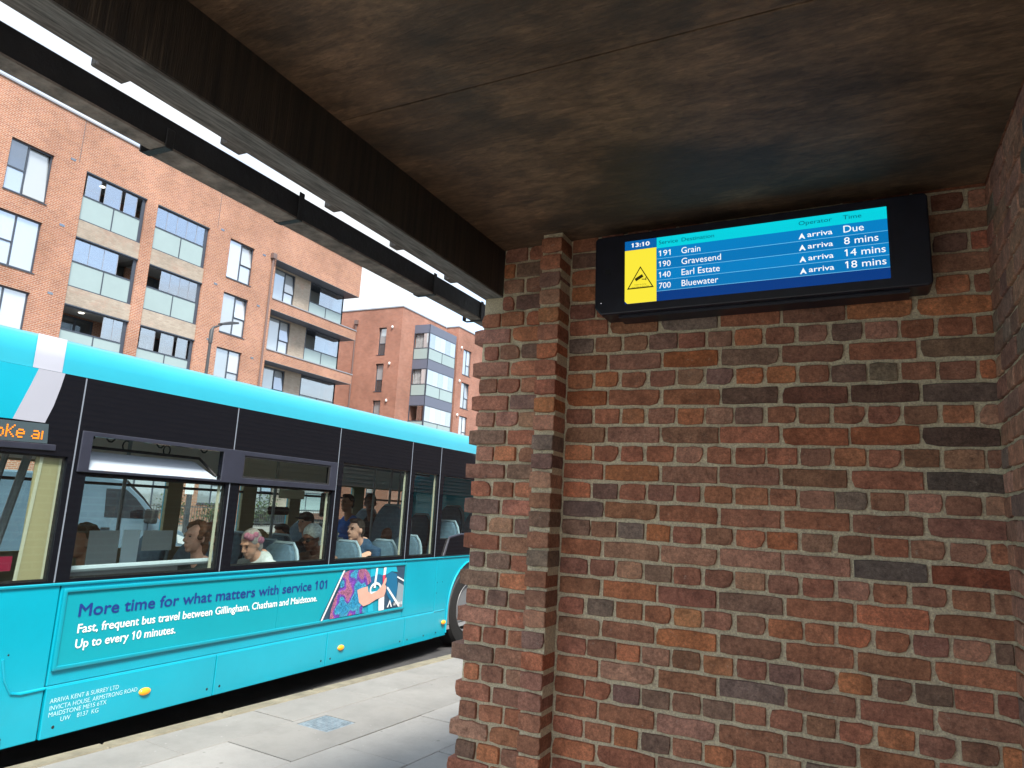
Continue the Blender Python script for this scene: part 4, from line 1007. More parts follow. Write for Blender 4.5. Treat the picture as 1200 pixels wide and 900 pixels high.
# --- glazed upper side: one black panel per bay, each with real openings
segs = [(FY + .35, 1.30, [], 'blank'), (1.305, 2.895, [(1.42, 2.86, -.59, .175)], 'w0'), (2.905, 4.185, [(2.995, 4.155, -.585, .072), (3.0, 4.085, .10, .325)], 'w1'),
        (4.195, 5.485, [(4.295, 5.445, -.565, .080), (4.30, 5.375, .135, .315)], 'w2'), (5.495, 6.755, [(5.575, 6.735, -.57, .365)], 'w3'),
        (6.765, 7.385, [(6.845, 7.37, -.575, .365)], 'w4'), (7.395, 9.0, [(7.49, 8.62, -.40, .365)], 'w5'), (9.005, BY - .1, [], 'blank')]
for (a, b, hs, nm) in segs:
    hs2 = hs
    m = MB(); m.holes(SD, a, b, -.605, .695, hs2, 0, .035)
    w = m.build('side_window' if hs else 'glazing_panel', M['black'], bus)
    for i, h in enumerate(hs):
        if i == 0:
            q = MB(); q.prism([(h[0] - .01, h[2] - .01), (h[1] + .01, h[2] - .01), (h[1] + .01, h[3] + .01), (h[0] - .01, h[3] + .01)], SD, .012, .018); q.build('pane', M['bglass'], w)
            gk = MB(); gk.holes(SD, h[0] - .012, h[1] + .012, h[2] - .012, h[3] + .012, [(h[0] + .012, h[1] - .012, h[2] + .012, h[3] - .012)], .019, .035); gk.build('gasket', M['rubber'], w)
for y in (2.90, 4.19, 5.49, 6.76, 7.39):
    MB().prism([(y - .004, -.60), (y + .004, -.60), (y + .004, .69), (y - .004, .69)], SD, -.0015, .03).build('seam_strip', M['trim'], bus)
# --- hopper vents in a raised grey-black frame
vb = MB(); vb.holes(SD, 2.925, 5.475, .088, .352, [(3.0, 4.085, .105, .325), (4.30, 5.375, .135, .315)], -.014, -.001)
vent_frame = vb.build('vent_frame', M['housing'], bus, bevel=.003)
q = MB(); q.prism([(4.29, .125), (5.385, .125), (5.385, .325), (4.29, .325)], SD, .004, .010); q.build('vent_pane', M['vglass'], vent_frame)
vk = MB(); vk.holes(SD, 4.30, 5.375, .135, .315, [(4.315, 5.36, .15, .30)], -.006, .003); vk.build('vent_gasket', M['rubber'], vent_frame)
hp = MB(); Tn = lambda u, v, d: SP(u, v, -.012 - (v - .105) * 1.25 - d)   # open hopper: hinged below, leaning inward
hp.prism([(3.02, .108), (4.07, .108), (3.97, .235), (3.02, .235)], Tn, 0, .008); hp.build('open_vent_pane', M['hopper'], vent_frame)
ha = MB(); ha.tube([SP(3.02, .262, -.16), SP(4.0, .262, -.16), SP(4.07, .13, -.03)], .011, 6); ha.tube([SP(3.02, .262, -.16), SP(3.03, .32, -.03)], .011, 6)
ha.build('vent_stay', M['rubber'], vent_frame)
# --- destination display
lb = MB().prism([(1.55, .215), (2.715, .245), (2.705, .365), (1.55, .335)], SD, -.004, -.0005); led = lb.build('destination_display', M['ledback'], bus)
pv = .0108
FONT = {'S': ['01110', '10001', '10000', '01110', '00001', '10001', '01110'], 't': ['01000', '01000', '11110', '01000', '01000', '01001', '00110'], 'o': ['00000', '00000', '01110', '10001', '10001', '10001', '01110'],
        'k': ['10001', '10010', '10100', '11000', '10100', '10010', '10001'], 'e': ['00000', '00000', '01110', '10001', '11111', '10000', '01110'], 'a': ['00000', '00000', '01110', '00001', '01111', '10001', '01111'], 'n': ['0', '0', '1', '1', '1', '1', '1'], ' ': ['00'] * 7}
px = .0098; seq = 'Stoke an'
tot = sum(len(FONT[c][0]) + 1 for c in seq); y = 2.690 - tot * px
dots = MB()
for c in seq:
    g = FONT[c]
    for i in range(len(g[0])):
        for r in range(7):
            if g[r][i] == '1':
                u = y + i * px; v = .332 - (2.69 - u) * .026 - r * pv
                dots.prism([(u, v), (u + px * .86, v), (u + px * .86, v + pv * .86), (u, v + pv * .86)], SD, -.007, -.0045)
    y += (len(g[0]) + 1) * px
dots.build('led_lettering', M['led'], led)
MB().prism([(1.5, .176), (2.77, .205), (2.77, .243), (1.5, .214)], SD, -.010, -.001).build('window_header', M['housing'], bus, bevel=.003)
# --- roof: cross-section swept along the bus
def roof_sec(lift=0.0):
    pts = [SP(5, .697, 0)[0::2]]
    c = [(-4.606, .735), (-4.615, .80), (-4.64, .86), (-4.70, .925), (-4.80, .965), (-5.0, .995), (-5.75, 1.02)]
    pts = [(sx(.711), .711)] + c
    full = pts + [(-11.5 - x, z) for x, z in reversed(pts[:-1])]
    return [(x + (lift if x > -5 else 0), z + (lift if z > .8 else 0)) for x, z in full]
rf = MB(); sec = roof_sec(); sec2 = [(x + (.03 if x < -5.75 else -.03), z - .03) for x, z in sec]
ys_ = [FY + .1, FY + .3, 1, 4.19, 7.4, BY - .15, BY]
def sweep(mb, sec, ysl, closed_ends=True):
    i0 = len(mb.v); n = len(sec)
    for y in ysl: mb.v += [(x, y, z) for x, z in sec]
    for k in range(len(ysl) - 1):
        for j in range(n - 1): mb.f.append((i0 + k * n + j, i0 + k * n + j + 1, i0 + (k + 1) * n + j + 1, i0 + (k + 1) * n + j))
sweep(rf, sec, ys_)
roof_o = rf.build('roof', M['cyan_roof'], bus, smooth=True, angle=60)
st = MB(); s3 = roof_sec(.004)
ks = lambda z: 1 + .0166 * .62 + _c * z
i0 = len(st.v); n = len(s3)
for (x, z) in s3[:8]: st.v.append((x, 2.555 * abs(x) / 4.5, z))
for (x, z) in s3[:8]: st.v.append((x, 2.735 * abs(x) / 4.5 + .0, z))
for j in range(7): st.f.append((j, j + 1, 8 + j + 1, 8 + j))
st.build('roof_stripe', M['stripe'], bus, smooth=True, angle=60)
# upper front quarter: turquoise, then the pale stripe curving down to the display
curveL = [(2.49, .37), (2.525, .48), (2.56, .59), (2.59, .694)]; curveR = [(2.755, .694), (2.74, .60), (2.715, .48), (2.68, .37)]
MB().prism([(FY + .4, .30), (1.5, .345)] + curveL + [(FY + .4, .694)], SD, -.004, -.0006).build('front_quarter_panel', M['cyan'], bus)
MB().prism(curveL[:1] + [curveR[-1]] + curveR[::-1][1:] + curveL[::-1][:-1], SD, -.0042, -.0006).build('quarter_stripe', M['stripe'], bus)
# --- lower side panels
WC, WZ, WR = 8.36, RZ + .47, .47
arch = [(WC + .60 * math.cos(a), WZ + .60 * math.sin(a)) for a in [math.pi - .15 - i * (math.pi - .3) / 18 for i in range(19)]]
def panel(poly, d0=0.0, name='side_panel', m='cyan', bev=.005, th=.03): return MB().prism(poly, lambda u, v, d: (SX + d0 - d, u, v), 0, th).build(name, M[m], bus, bevel=bev, segs=2)
def rect(a, b, c, d): return [(a, c), (b, c), (b, d), (a, d)]
panel([(1.9, -1.53), (2.945, -1.53), (2.945, -.615), (FY + .2, -.615), (FY + .2, -1.53), (.55, -1.53), (.62, -1.2), (.85, -1.0), (1.2, -.92), (1.55, -1.0), (1.8, -1.2)])
panel(rect(2.955, 6.785, -1.222, -.615)); panel(rect(6.795, 7.455, -1.222, -.615))
for a, b in ((2.955, 4.255), (4.263, 5.555), (5.563, 6.845), (6.853, 7.455)): panel(rect(a, b, -1.53, -1.232), .012)
top = [p for p in arch]
panel([(7.463, -1.53), (7.463, -.615), (BY - .1, -.615), (BY - .1, -1.53)] + [(min(p[0], BY), p[1]) for p in reversed([(WC - .6, -1.53)] + top + [(WC + .6, -1.53)])], bev=.004)
al = MB(); al.tube([(SX + .004, p[0], p[1]) for p in [(WC - .603, -1.5)] + top + [(WC + .603, -1.5)]], .012, 8); al.build('arch_trim', M['cyan'], bus, smooth=True)
# crease moulding and waist rail
MB().prism([(2.75, -1.238), (7.70, -1.238), (7.70, -1.224), (2.75, -1.224)], lambda u, v, d: (SX - d, u, v), -.004, .02).build('crease_strip', M['cyan'], bus, bevel=.003)
MB().tube([(SX + .003, 2.67, -1.02), (SX + .003, 2.70, -1.14), (SX + .003, 2.745, -1.222), (SX + .003, 2.80, -1.236), (SX + .003, 2.945, -1.233)], .008, 6).build('crease_strip', M['cyan'], bus, smooth=True)
MB().prism([(FY + .3, -.622), (9.0, -.622), (9.0, -.604), (FY + .3, -.604)], lambda u, v, d: (SX - d, u, v), -.012, .01).build('waist_rail', M['cyan_roof'], bus, bevel=.004)
ft = MB()
for y in (2.60, 2.72, 3.03, 4.20, 4.32, 5.50, 5.63, 6.78, 6.92, 7.25, 7.52): ft.ell((SX + .012, y, -1.47), (.004, .010, .010), 8, 5)
for y, z in ((2.56, -1.0), (2.70, -1.0), (7.5, -.9), (7.62, -.9), (7.5, -1.02)): ft.ell((SX, y, z), (.003, .006, .006), 8, 5)
tag(ft.build('panel_fastener', M['rubber'], bus), kind='stuff')
def marker(y, z):
    o = MB().ell((SX + .016, y, z), (.020, .046, .025), 16, 9).build('marker_lamp', M['amber'], bus, smooth=True, angle=80)
for y, z in ((3.65, -1.38), (5.77, -1.39), (7.68, -1.37)): marker(y, z)
# --- advert panel
adp = MB(); fw = .026
adp.holes(lambda u, v, d: (SX - d, u, v), 2.965, 6.80, -1.135, -.640, [(2.965 + fw, 6.80 - fw, -1.135 + fw, -.640 - fw)], -.020, -.001)
ad = adp.build('advert_frame', M['cyan_roof'], bus, bevel=.007, segs=2, smooth=True)
MB().prism(rect(2.985, 4.868, -1.115, -.660), lambda u, v, d: (SX - d, u, v), -.006, -.001).build('advert_sheet', M['ad'], ad)
MB().prism(rect(4.872, 6.78, -1.115, -.660), lambda u, v, d: (SX - d, u, v), -.006, -.001).build('advert_sheet', M['ad'], ad)
AX, AZ = (0, 1, 0), (0, 0, 1)
def btext(t, y, z, h, m, w=None, parent=ad, heavy=0.0, lift=.0085): return lettering(t, M[m], parent, (SX + lift, y, z), AX, AZ, width=w, height=h, heavy=heavy)
btext('More time for what matters with service 101', 3.085, -.822, .076, 'navy', 2.40, heavy=.0045)
btext('Fast, frequent bus travel between Gillingham, Chatham and Maidstone.', 3.095, -.925, .054, 'wletter', 2.27, heavy=.003)
btext('Up to every 10 minutes.', 3.095, -1.018, .054, 'wletter', .75, heavy=.003)
# printed picture at its right end
def seq_mat():
    m = bpy.data.materials.new('sequin_print'); m.use_nodes = True; t = m.node_tree; b = t.nodes['Principled BSDF']; b.inputs['Roughness'].default_value = .5
    g = t.nodes.new('ShaderNodeNewGeometry'); v = t.nodes.new('ShaderNodeTexVoronoi'); v.inputs['Scale'].default_value = 120; t.links.new(g.outputs['Position'], v.inputs['Vector'])
    s = t.nodes.new('ShaderNodeSeparateXYZ'); t.links.new(v.outputs['Color'], s.inputs[0])
    n = t.nodes.new('ShaderNodeTexNoise'); n.inputs['Scale'].default_value = 6; n.inputs['Detail'].default_value = 1; t.links.new(g.outputs['Position'], n.inputs['Vector'])
    r = t.nodes.new('ShaderNodeValToRGB'); e = r.color_ramp.elements; e[0].position = .36; e[0].color = (.02, .22, .40, 1); e[1].position = .44; e[1].color = (.05, .30, .45, 1)
    for p, c in ((.47, (.10, .04, .30)), (.54, (.19, .06, .38)), (.57, (.36, .13, .22)), (.66, (.30, .11, .20))): x = e.new(p); x.color = (*c, 1)
    t.links.new(n.outputs['Fac'], r.inputs['Fac'])
    r2 = t.nodes.new('ShaderNodeValToRGB'); r2.color_ramp.elements[0].position = .1; r2.color_ramp.elements[0].color = (.5, .5, .5, 1); r2.color_ramp.elements[1].position = .9; r2.color_ramp.elements[1].color = (1.5, 1.5, 1.5, 1); t.links.new(s.outputs['X'], r2.inputs['Fac'])
    mu = t.nodes.new('ShaderNodeMix'); mu.data_type = 'RGBA'; mu.blend_type = 'MULTIPLY'; mu.inputs[0].default_value = 1; t.links.new(r.outputs['Color'], mu.inputs[6]); t.links.new(r2.outputs['Color'], mu.inputs[7]); t.links.new(mu.outputs[2], b.inputs['Base Color']); return m
M['sequin'] = seq_mat()
M['p_skin'] = mat('print_skin', srgb(222, 168, 150), .5, .08, 9); M['p_teal'] = mat('print_teal', (.01, .30, .42), .5); M['p_blue'] = mat('print_blue', (.01, .14, .28), .5); M['p_dark'] = mat('print_dark', (.03, .07, .12), .5); M['p_bright'] = mat('print_bright', (.01, .42, .58), .5); M['p_white'] = mat('print_white', (.8, .82, .82), .5); M['p_red'] = mat('print_red', (.65, .06, .12), .5); M['p_grey'] = mat('print_grey', (.25, .33, .38), .5)
_l = [.0085]
pic = None
def pr(poly, m, name):
    global pic
    l = _l[0]; _l[0] += .0007
    o = MB().prism(poly, lambda u, v, d: (SX + d, u, v), l, l + .0005).build(name, M[m], pic or ad)
    return o
pic = pr([(5.70, -.668), (6.772, -.668), (6.772, -1.108), (5.43, -1.108)], 'p_teal', 'advert_picture')
pr([(5.66, -.74), (5.72, -.90), (5.62, -1.105), (5.43, -1.105)], 'p_dark', 'print_shape')
pr([(6.36, -.67), (6.77, -.67), (6.77, -1.105), (6.40, -1.105)], 'p_dark', 'print_shape')
pr([(6.15, -.672), (6.36, -.672), (6.40, -.75), (6.16, -.77)], 'p_bright', 'print_shape')
pr([(6.14, -.76), (6.30, -.735), (6.40, -.76), (6.40, -.84), (6.14, -.86)], 'p_blue', 'print_shape')
pr([(6.13, -1.0), (6.22, -1.0), (6.25, -1.105), (6.16, -1.105)], 'p_bright', 'print_shape')
pr([(6.41, -.672), (6.60, -.672), (6.63, -.73), (6.52, -.718), (6.42, -.75)], 'p_bright', 'print_shape')
pr([(6.42, -.755), (6.52, -.722), (6.62, -.75), (6.655, -.90), (6.63, -1.02), (6.56, -1.05), (6.46, -.95)], 'p_blue', 'print_shape')
pr([(6.66, -.84), (6.77, -.88), (6.77, -1.105), (6.70, -1.105), (6.64, -1.04)], 'p_grey', 'print_shape')
pr([(6.635, -.775), (6.765, -.822), (6.765, -.84), (6.63, -.79)], 'p_white', 'print_shape')
pr([(6.445, -.885), (6.47, -.875), (6.72, -1.085), (6.69, -1.10)], 'p_white', 'print_shape')
pr([(6.235, -.672), (6.265, -.672), (6.25, -.87), (6.215, -.87)], 'p_white', 'print_shape')
ring = [(6.25 + .10 * math.cos(a), -.885 + .072 * math.sin(a)) for a in [i * math.pi / 12 for i in range(-2, 15)]]
pr(ring + [(6.25 + .075 * math.cos(a), -.885 + .048 * math.sin(a)) for a in [i * math.pi / 12 for i in range(14, -3, -1)]], 'p_white', 'print_shape')
pr([(6.15, -.905), (6.36, -.905), (6.33, -.95), (6.20, -.95)], 'p_white', 'print_shape')
pr([(6.315, -.99), (6.41, -.95), (6.425, -1.105), (6.33, -1.105)], 'p_white', 'print_shape')
pr([(6.365, -.672), (6.41, -.672), (6.405, -.75), (6.365, -.75)], 'p_white', 'print_shape')
pr([(6.355, -.75), (6.405, -.745), (6.40, -.82), (6.37, -.86)], 'p_red', 'print_shape')
pr([(5.71, -.69), (5.80, -.67), (6.05, -.67), (6.12, -.72), (6.165, -.80), (6.06, -.855), (5.985, -.90), (6.0, -.99), (6.11, -1.10), (5.555, -1.105), (5.565, -1.02), (5.60, -.93), (5.66, -.84), (5.69, -.76)], 'sequin', 'print_shape')
pr([(5.94, -.868), (6.03, -.852), (6.105, -.845), (6.125, -.90), (6.18, -.925), (6.28, -.90), (6.335, -.865), (6.375, -.825), (6.395, -.785), (6.425, -.775), (6.425, -.815), (6.405, -.85), (6.43, -.865), (6.425, -.92), (6.405, -.965), (6.35, -.975), (6.27, -.985), (6.16, -1.02), (6.06, -1.035), (5.985, -.99)], 'p_skin', 'print_shape')
pr([(5.700, -.668), (5.722, -.668), (5.452, -1.108), (5.43, -1.108)], 'p_white', 'print_shape')
lf = _l[0]
for sg_ in (-1, 1): pr([(6.515, -1.01), (6.515 + sg_ * .045, -1.085), (6.515 + sg_ * .024, -1.085), (6.515 - sg_ * .006, -1.032)], 'p_white', 'operator_emblem')
lettering('arriva', M['p_white'], pic, (SX + _l[0], 6.585, -1.075), AX, AZ, width=.165, height=.042)
# operator's legal lettering
for t, y, z, w in (('ARRIVA KENT & SURREY LTD', 2.985, -1.325, .46), ('INVICTA HOUSE, ARMSTRONG ROAD', 2.990, -1.367, .60), ('MAIDSTONE ME15 6TX', 2.990, -1.405, .38), ('UW    8137  KG', 3.07, -1.445, .25)):
    lettering(t, M['pletter'], bus, (SX + .0138, y, z), AX, AZ, width=w, height=.027)
# --- engine grille flap on the glazing
gr = MB(); gr.prism([(7.56, -.598), (7.68, -.365), (7.95, -.330), (8.9, -.31), (8.9, -.598)], SD, -.018, -.001); grl = gr.build('engine_flap', M['housing'], bus, bevel=.006)
MB().prism([(7.60, -.588), (7.69, -.385), (7.95, -.350), (8.88, -.33), (8.88, -.588)], SD, -.0195, -.0182).build('flap_mesh', M['black'], grl)
# --- rear wheel
w = MB(); w.lathe([(-.26, .28), (-.26, .44), (-.22, WR), (-.05, WR), (-.015, .44), (0, .36), (-.005, .305)], (SX - .03, WC, WZ), 'X', 48); wt = w.build('wheel', M['tyre'], bus, smooth=True)
w = MB(); w.lathe([(-.004, .305), (.004, .300), (-.01, .285), (-.09, .262), (-.11, .25), (-.10, .13), (-.06, .12), (-.03, .10), (-.03, 0)], (SX - .03, WC, WZ), 'X', 40); w.build('rim', M['rim'], wt, smooth=True)
w = MB()
for i in range(10):
    a = i * math.pi / 5; w.ell((SX - .125, WC + .165 * math.cos(a), WZ + .165 * math.sin(a)), (.02, .014, .014), 8, 6)
    w.ell((SX - .137, WC + .215 * math.cos(a + .3), WZ + .215 * math.sin(a + .3)), (.006, .024, .024), 10, 6)
w.build('wheel_nut', M['rubber'], wt)
w = MB(); w.lathe([(-.26, .28), (-.26, .44), (-.22, WR), (-.05, WR), (-.015, .44), (0, .30), (-.03, .25), (-.03, 0)], (SX - .03, 1.2, WZ), 'X', 40); w.build('wheel', M['tyre'], bus, smooth=True)
# --- shell: front, rear, far side, floor, underframe
MB().prism([(-6.95, -1.5), (-4.55, -1.5), (-4.55, .7), (-6.95, .7)], lambda u, v, d: (u, BY + d, v), -.12, -.02).build('rear_panel', M['cyan'], bus, bevel=.02)
fr_ = MB(); fr_.holes(lambda u, v, d: (u, FY + d, v), -6.95, -4.55, -1.5, .7, [(-6.8, -4.7, -.75, .35)], 0.05, .15); fr_.build('front_panel', M['cyan'], bus, bevel=.01)
MB().prism([(-6.82, -.77), (-4.68, -.77), (-4.68, .37), (-6.82, .37)], lambda u, v, d: (u, FY + d, v), .06, .07).build('windscreen', M['bglass'], bus)
MB().box(-6.95, -4.56, FY + .3, BY - .2, -1.49, -1.44).build('floor', M['bfloor'], bus)
MB().box(-6.93, -4.58, 6.5, BY - .2, -1.438, -1.14).build('raised_floor', M['bfloor'], bus)
MB().box(-6.9, -4.62, FY + .3, 7.6, -1.56, -1.50).build('underframe', M['rubber'], bus)
MB().box(-6.4, -5.0, 9.0, BY - .2, -1.5, -.62).build('engine_box', M['binside'], bus)
XR = -6.95
fh = []
for a, b in ((.9, 2.1), (2.3, 3.4), (3.55, 5.60), (5.80, 6.70), (6.93, 7.55), (7.76, 8.92), (9.18, 10.3)): fh.append((a, b, -.62, .20))
fs = MB(); fs.holes(lambda u, v, d: (XR - d, u, v), FY + .2, BY - .15, -1.45, .66, fh, 0, .04); fsd = fs.build('far_side', M['olive'], bus)
fo = MB(); fo.holes(lambda u, v, d: (XR - d, u, v), FY + .2, BY - .15, -1.53, .70, fh, .042, .06); fo.build('far_side_skin', M['cyan'], bus)
for (a, b, c, d) in fh:
    MB().prism(rect(a, b, c, d), lambda u, v, dd: (XR - dd, u, v), .02, .026).build('far_pane', M['bglass'], fsd)
    MB().prism(rect(a, b, .02, .05), lambda u, v, dd: (XR - dd, u, v), -.006, .012).build('window_bar', M['rubber'], fsd)
cl = MB(); cl.prism([(XR + .002, .22), (XR + .03, .22), (XR + .25, .60), (-4.95, .60), (-4.66, .40), (-4.645, .41), (-4.94, .65), (XR + .2, .65), (XR + .002, .3)], lambda u, v, d: (u, d, v), FY + .4, BY - .25); cl.build('ceiling', M['inceil'], bus)
# near-side inner pillars and lining
for y in (2.86, 4.225, 5.53, 6.80, 7.43):
    q = MB(); q.prism([(y - .035, -.61), (y + .035, -.61), (y + .035, .36), (y - .035, .36)], SD, .037, .05); q.build('inner_pillar', M['cream'], bus, bevel=.008)
for (a, b) in ((2.69, 2.835), (4.115, 4.135), (5.41, 5.427), (6.695, 6.715), (7.33, 7.35)):
    q = MB(); q.prism([(a, -.60), (b, -.60), (b, .20 if b < 5.5 else .36), (a, .20 if b < 5.5 else .36)], SD, .037, .048); q.build('pillar_trim', M['cream' if b != 2.835 else 'olive'], bus)
q = MB(); q.prism([(2.67, -.60), (2.69, -.60), (2.73, .17), (2.71, .17)], SD, .030, .036); q.build('pillar_trim', M['cream'], bus)
q = MB(); q.box(-4.60, -4.555, 1.4, 9.0, -1.43, -.62); q.build('lower_lining', M['binside'], bus)
MB().tube([(-4.66, 3.02, -.545), (-4.66, 4.30, -.53)], .022, 8).build('window_rail', M['rail'], bus, smooth=True)
# poles, rails, screens
def pole(x, y, z0=-1.44, z1=.58, r=.016, m='pole'): return MB().tube([(x, y, z0), (x, y, (z0 + z1) / 2), (x, y, z1)], r, 8).build('grab_pole', M[m], bus, smooth=True)
for x, y in ((-5.7, 4.15), (-5.7, 5.95), (-5.62, 7.98), (-5.62, 7.62), (-6.1, 7.35), (-6.1, 3.3), (-5.9, 8.6)): pole(x, y)
MB().tube([(-4.95, 2.62, -.62), (-4.95, 2.74, .18)], .020, 8).build('grab_pole', M['pole'], bus, smooth=True)
MB().tube([(-4.92, 2.72, -.62), (-4.92, 2.86, .18)], .026, 8).build('grab_pole', M['pole'], bus, smooth=True)
MB().tube([(-6.3, .5, .47), (-6.3, 10, .47)], .017, 8).build('ceiling_rail', M['pole'], bus, smooth=True)
MB().tube([(-5.25, .5, .47), (-5.25, 10, .47)], .017, 8).build('ceiling_rail', M['pole'], bus, smooth=True)
for x in (-6.3, -5.25):
    for k in range(5):
        y = 3.2 + k * .45; MB().tube([(x, y + .04 * math.cos(a), .40 + .05 * math.sin(a)) for a in [i * math.pi / 5 for i in range(11)]], .007, 5).build('strap_handle', M['rubber'], bus)
pb = MB(); pb.box(-5.02, -5.00, 3.30, 4.22, -1.44, -.60); pb.build('modesty_screen', M['binside'], bus)
for a, b, z0, z1, m in ((3.42, 3.66, -.575, -.315, 'notice_grey'), (3.69, 3.83, -.555, -.310, 'notice_pale'), (3.86, 4.13, -.47, -.315, 'notice_grey')):
    if m not in M: M[m] = mat(m, (.36, .40, .40) if m == 'notice_grey' else (.62, .76, .82), .5)
    MB().box(-4.998, -4.994, a, b, z0, z1).build('notice_sheet', M[m], bus)
MB().box(-5.82, -5.79, 6.13, 6.52, -.015, .085).build('interior_sign', M['cream'], bus, bevel=.004)
MB().box(-5.84, -5.78, 5.99, 6.30, -.20, -.11).build('camera_box', M['rubber'], bus, bevel=.02)
MB().box(-4.74, -4.70, 5.56, 5.65, -.17, .06).build('bell_push_panel', M['rubber'], bus, bevel=.01)
o = MB().ell((-4.694, 5.605, -.03), (.006, .018, .018), 10, 6).build('bell_push', M['white'], bus, smooth=True)
M['redsign'] = mat('red_notice', (.35, .02, .06), .5); MB().box(-4.80, -4.795, 2.70, 2.80, -.55, -.46).build('notice_sheet', M['redsign'], bus)
# seats: one shape, copied
def make_seat(x, y, z, top=.62):
    """seat facing the front; z = top of cushion"""
    st = thing('tmp', (0, 0, 0), None, None)
    return st
def seat_parts(x, y, zc, tall):
    b = MB(); w = .21; hb = .66 if tall else .52
    def prof(k):                                      # half width of the back at height fraction k
        return w * (1.0 if k < .55 else math.sqrt(max(.02, 1 - ((k - .55) / .47) ** 2 * .80)))
    n = 9; pts = [(-prof(i / n), hb * i / n) for i in range(n + 1)]; pts = pts + [(-x_, h) for x_, h in reversed(pts)]
    lean = lambda u, v, d: (x + u, y + .10 + v * .20 + d, zc + .02 + v)
    b.prism(pts, lean, -.045, .02); so = b.build('seat', M['seat'], bus, bevel=.018, segs=2, smooth=True)
    cu = MB(); cu.box(x - w, x + w, y - .34, y + .09, zc - .09, zc); cu.build('seat_cushion', M['seat'], so, bevel=.03, segs=2, smooth=True)
    sh = MB(); sh.tube([lean(u, v, .03) for u, v in [(p[0] * 1.03, p[1] * 1.02) for p in pts]], .016, 6); sh.prism([(p[0] * .96, p[1] * .98) for p in pts], lean, .021, .034); sh.build('seat_shell', M['seat_edge'], so, smooth=True)
    lg = MB(); lg.box(x - .05, x + .05, y - .2, y + .05, zc - .45, zc - .09); lg.build('seat_leg', M['rubber'], so)
LF, HF = -1.44 + .46, -1.14 + .45
for x, y, zc, tall in ((-5.2, 4.35, LF, 0), (-4.92, 5.10, LF, 0), (-5.35, 5.32, LF, 0), (-6.55, 5.0, LF, 0), (-6.5, 6.0, LF, 0), (-6.0, 6.2, LF, 0), (-4.92, 6.05, LF, 0), (-5.35, 6.35, LF, 0), (-6.1, 7.1, LF + .12, 0), (-6.55, 7.2, LF + .12, 0),
                        (-4.92, 6.72, LF, 0), (-4.92, 7.22, LF + .05, 0), (-5.35, 7.42, HF - .03, 1), (-5.85, 8.35, HF - .08, 1), (-6.5, 8.45, HF - .12, 1), (-4.95, 8.15, HF - .2, 1), (-5.4, 9.05, HF, 1), (-4.95, 9.05, HF - .05, 1), (-6.5, 9.3, HF - .15, 1), (-6.1, 9.3, HF - .15, 1), (-4.9, 1.9, HF, 0), (-6.3, 2.4, LF, 0)):
    seat_parts(x, y, zc, tall)
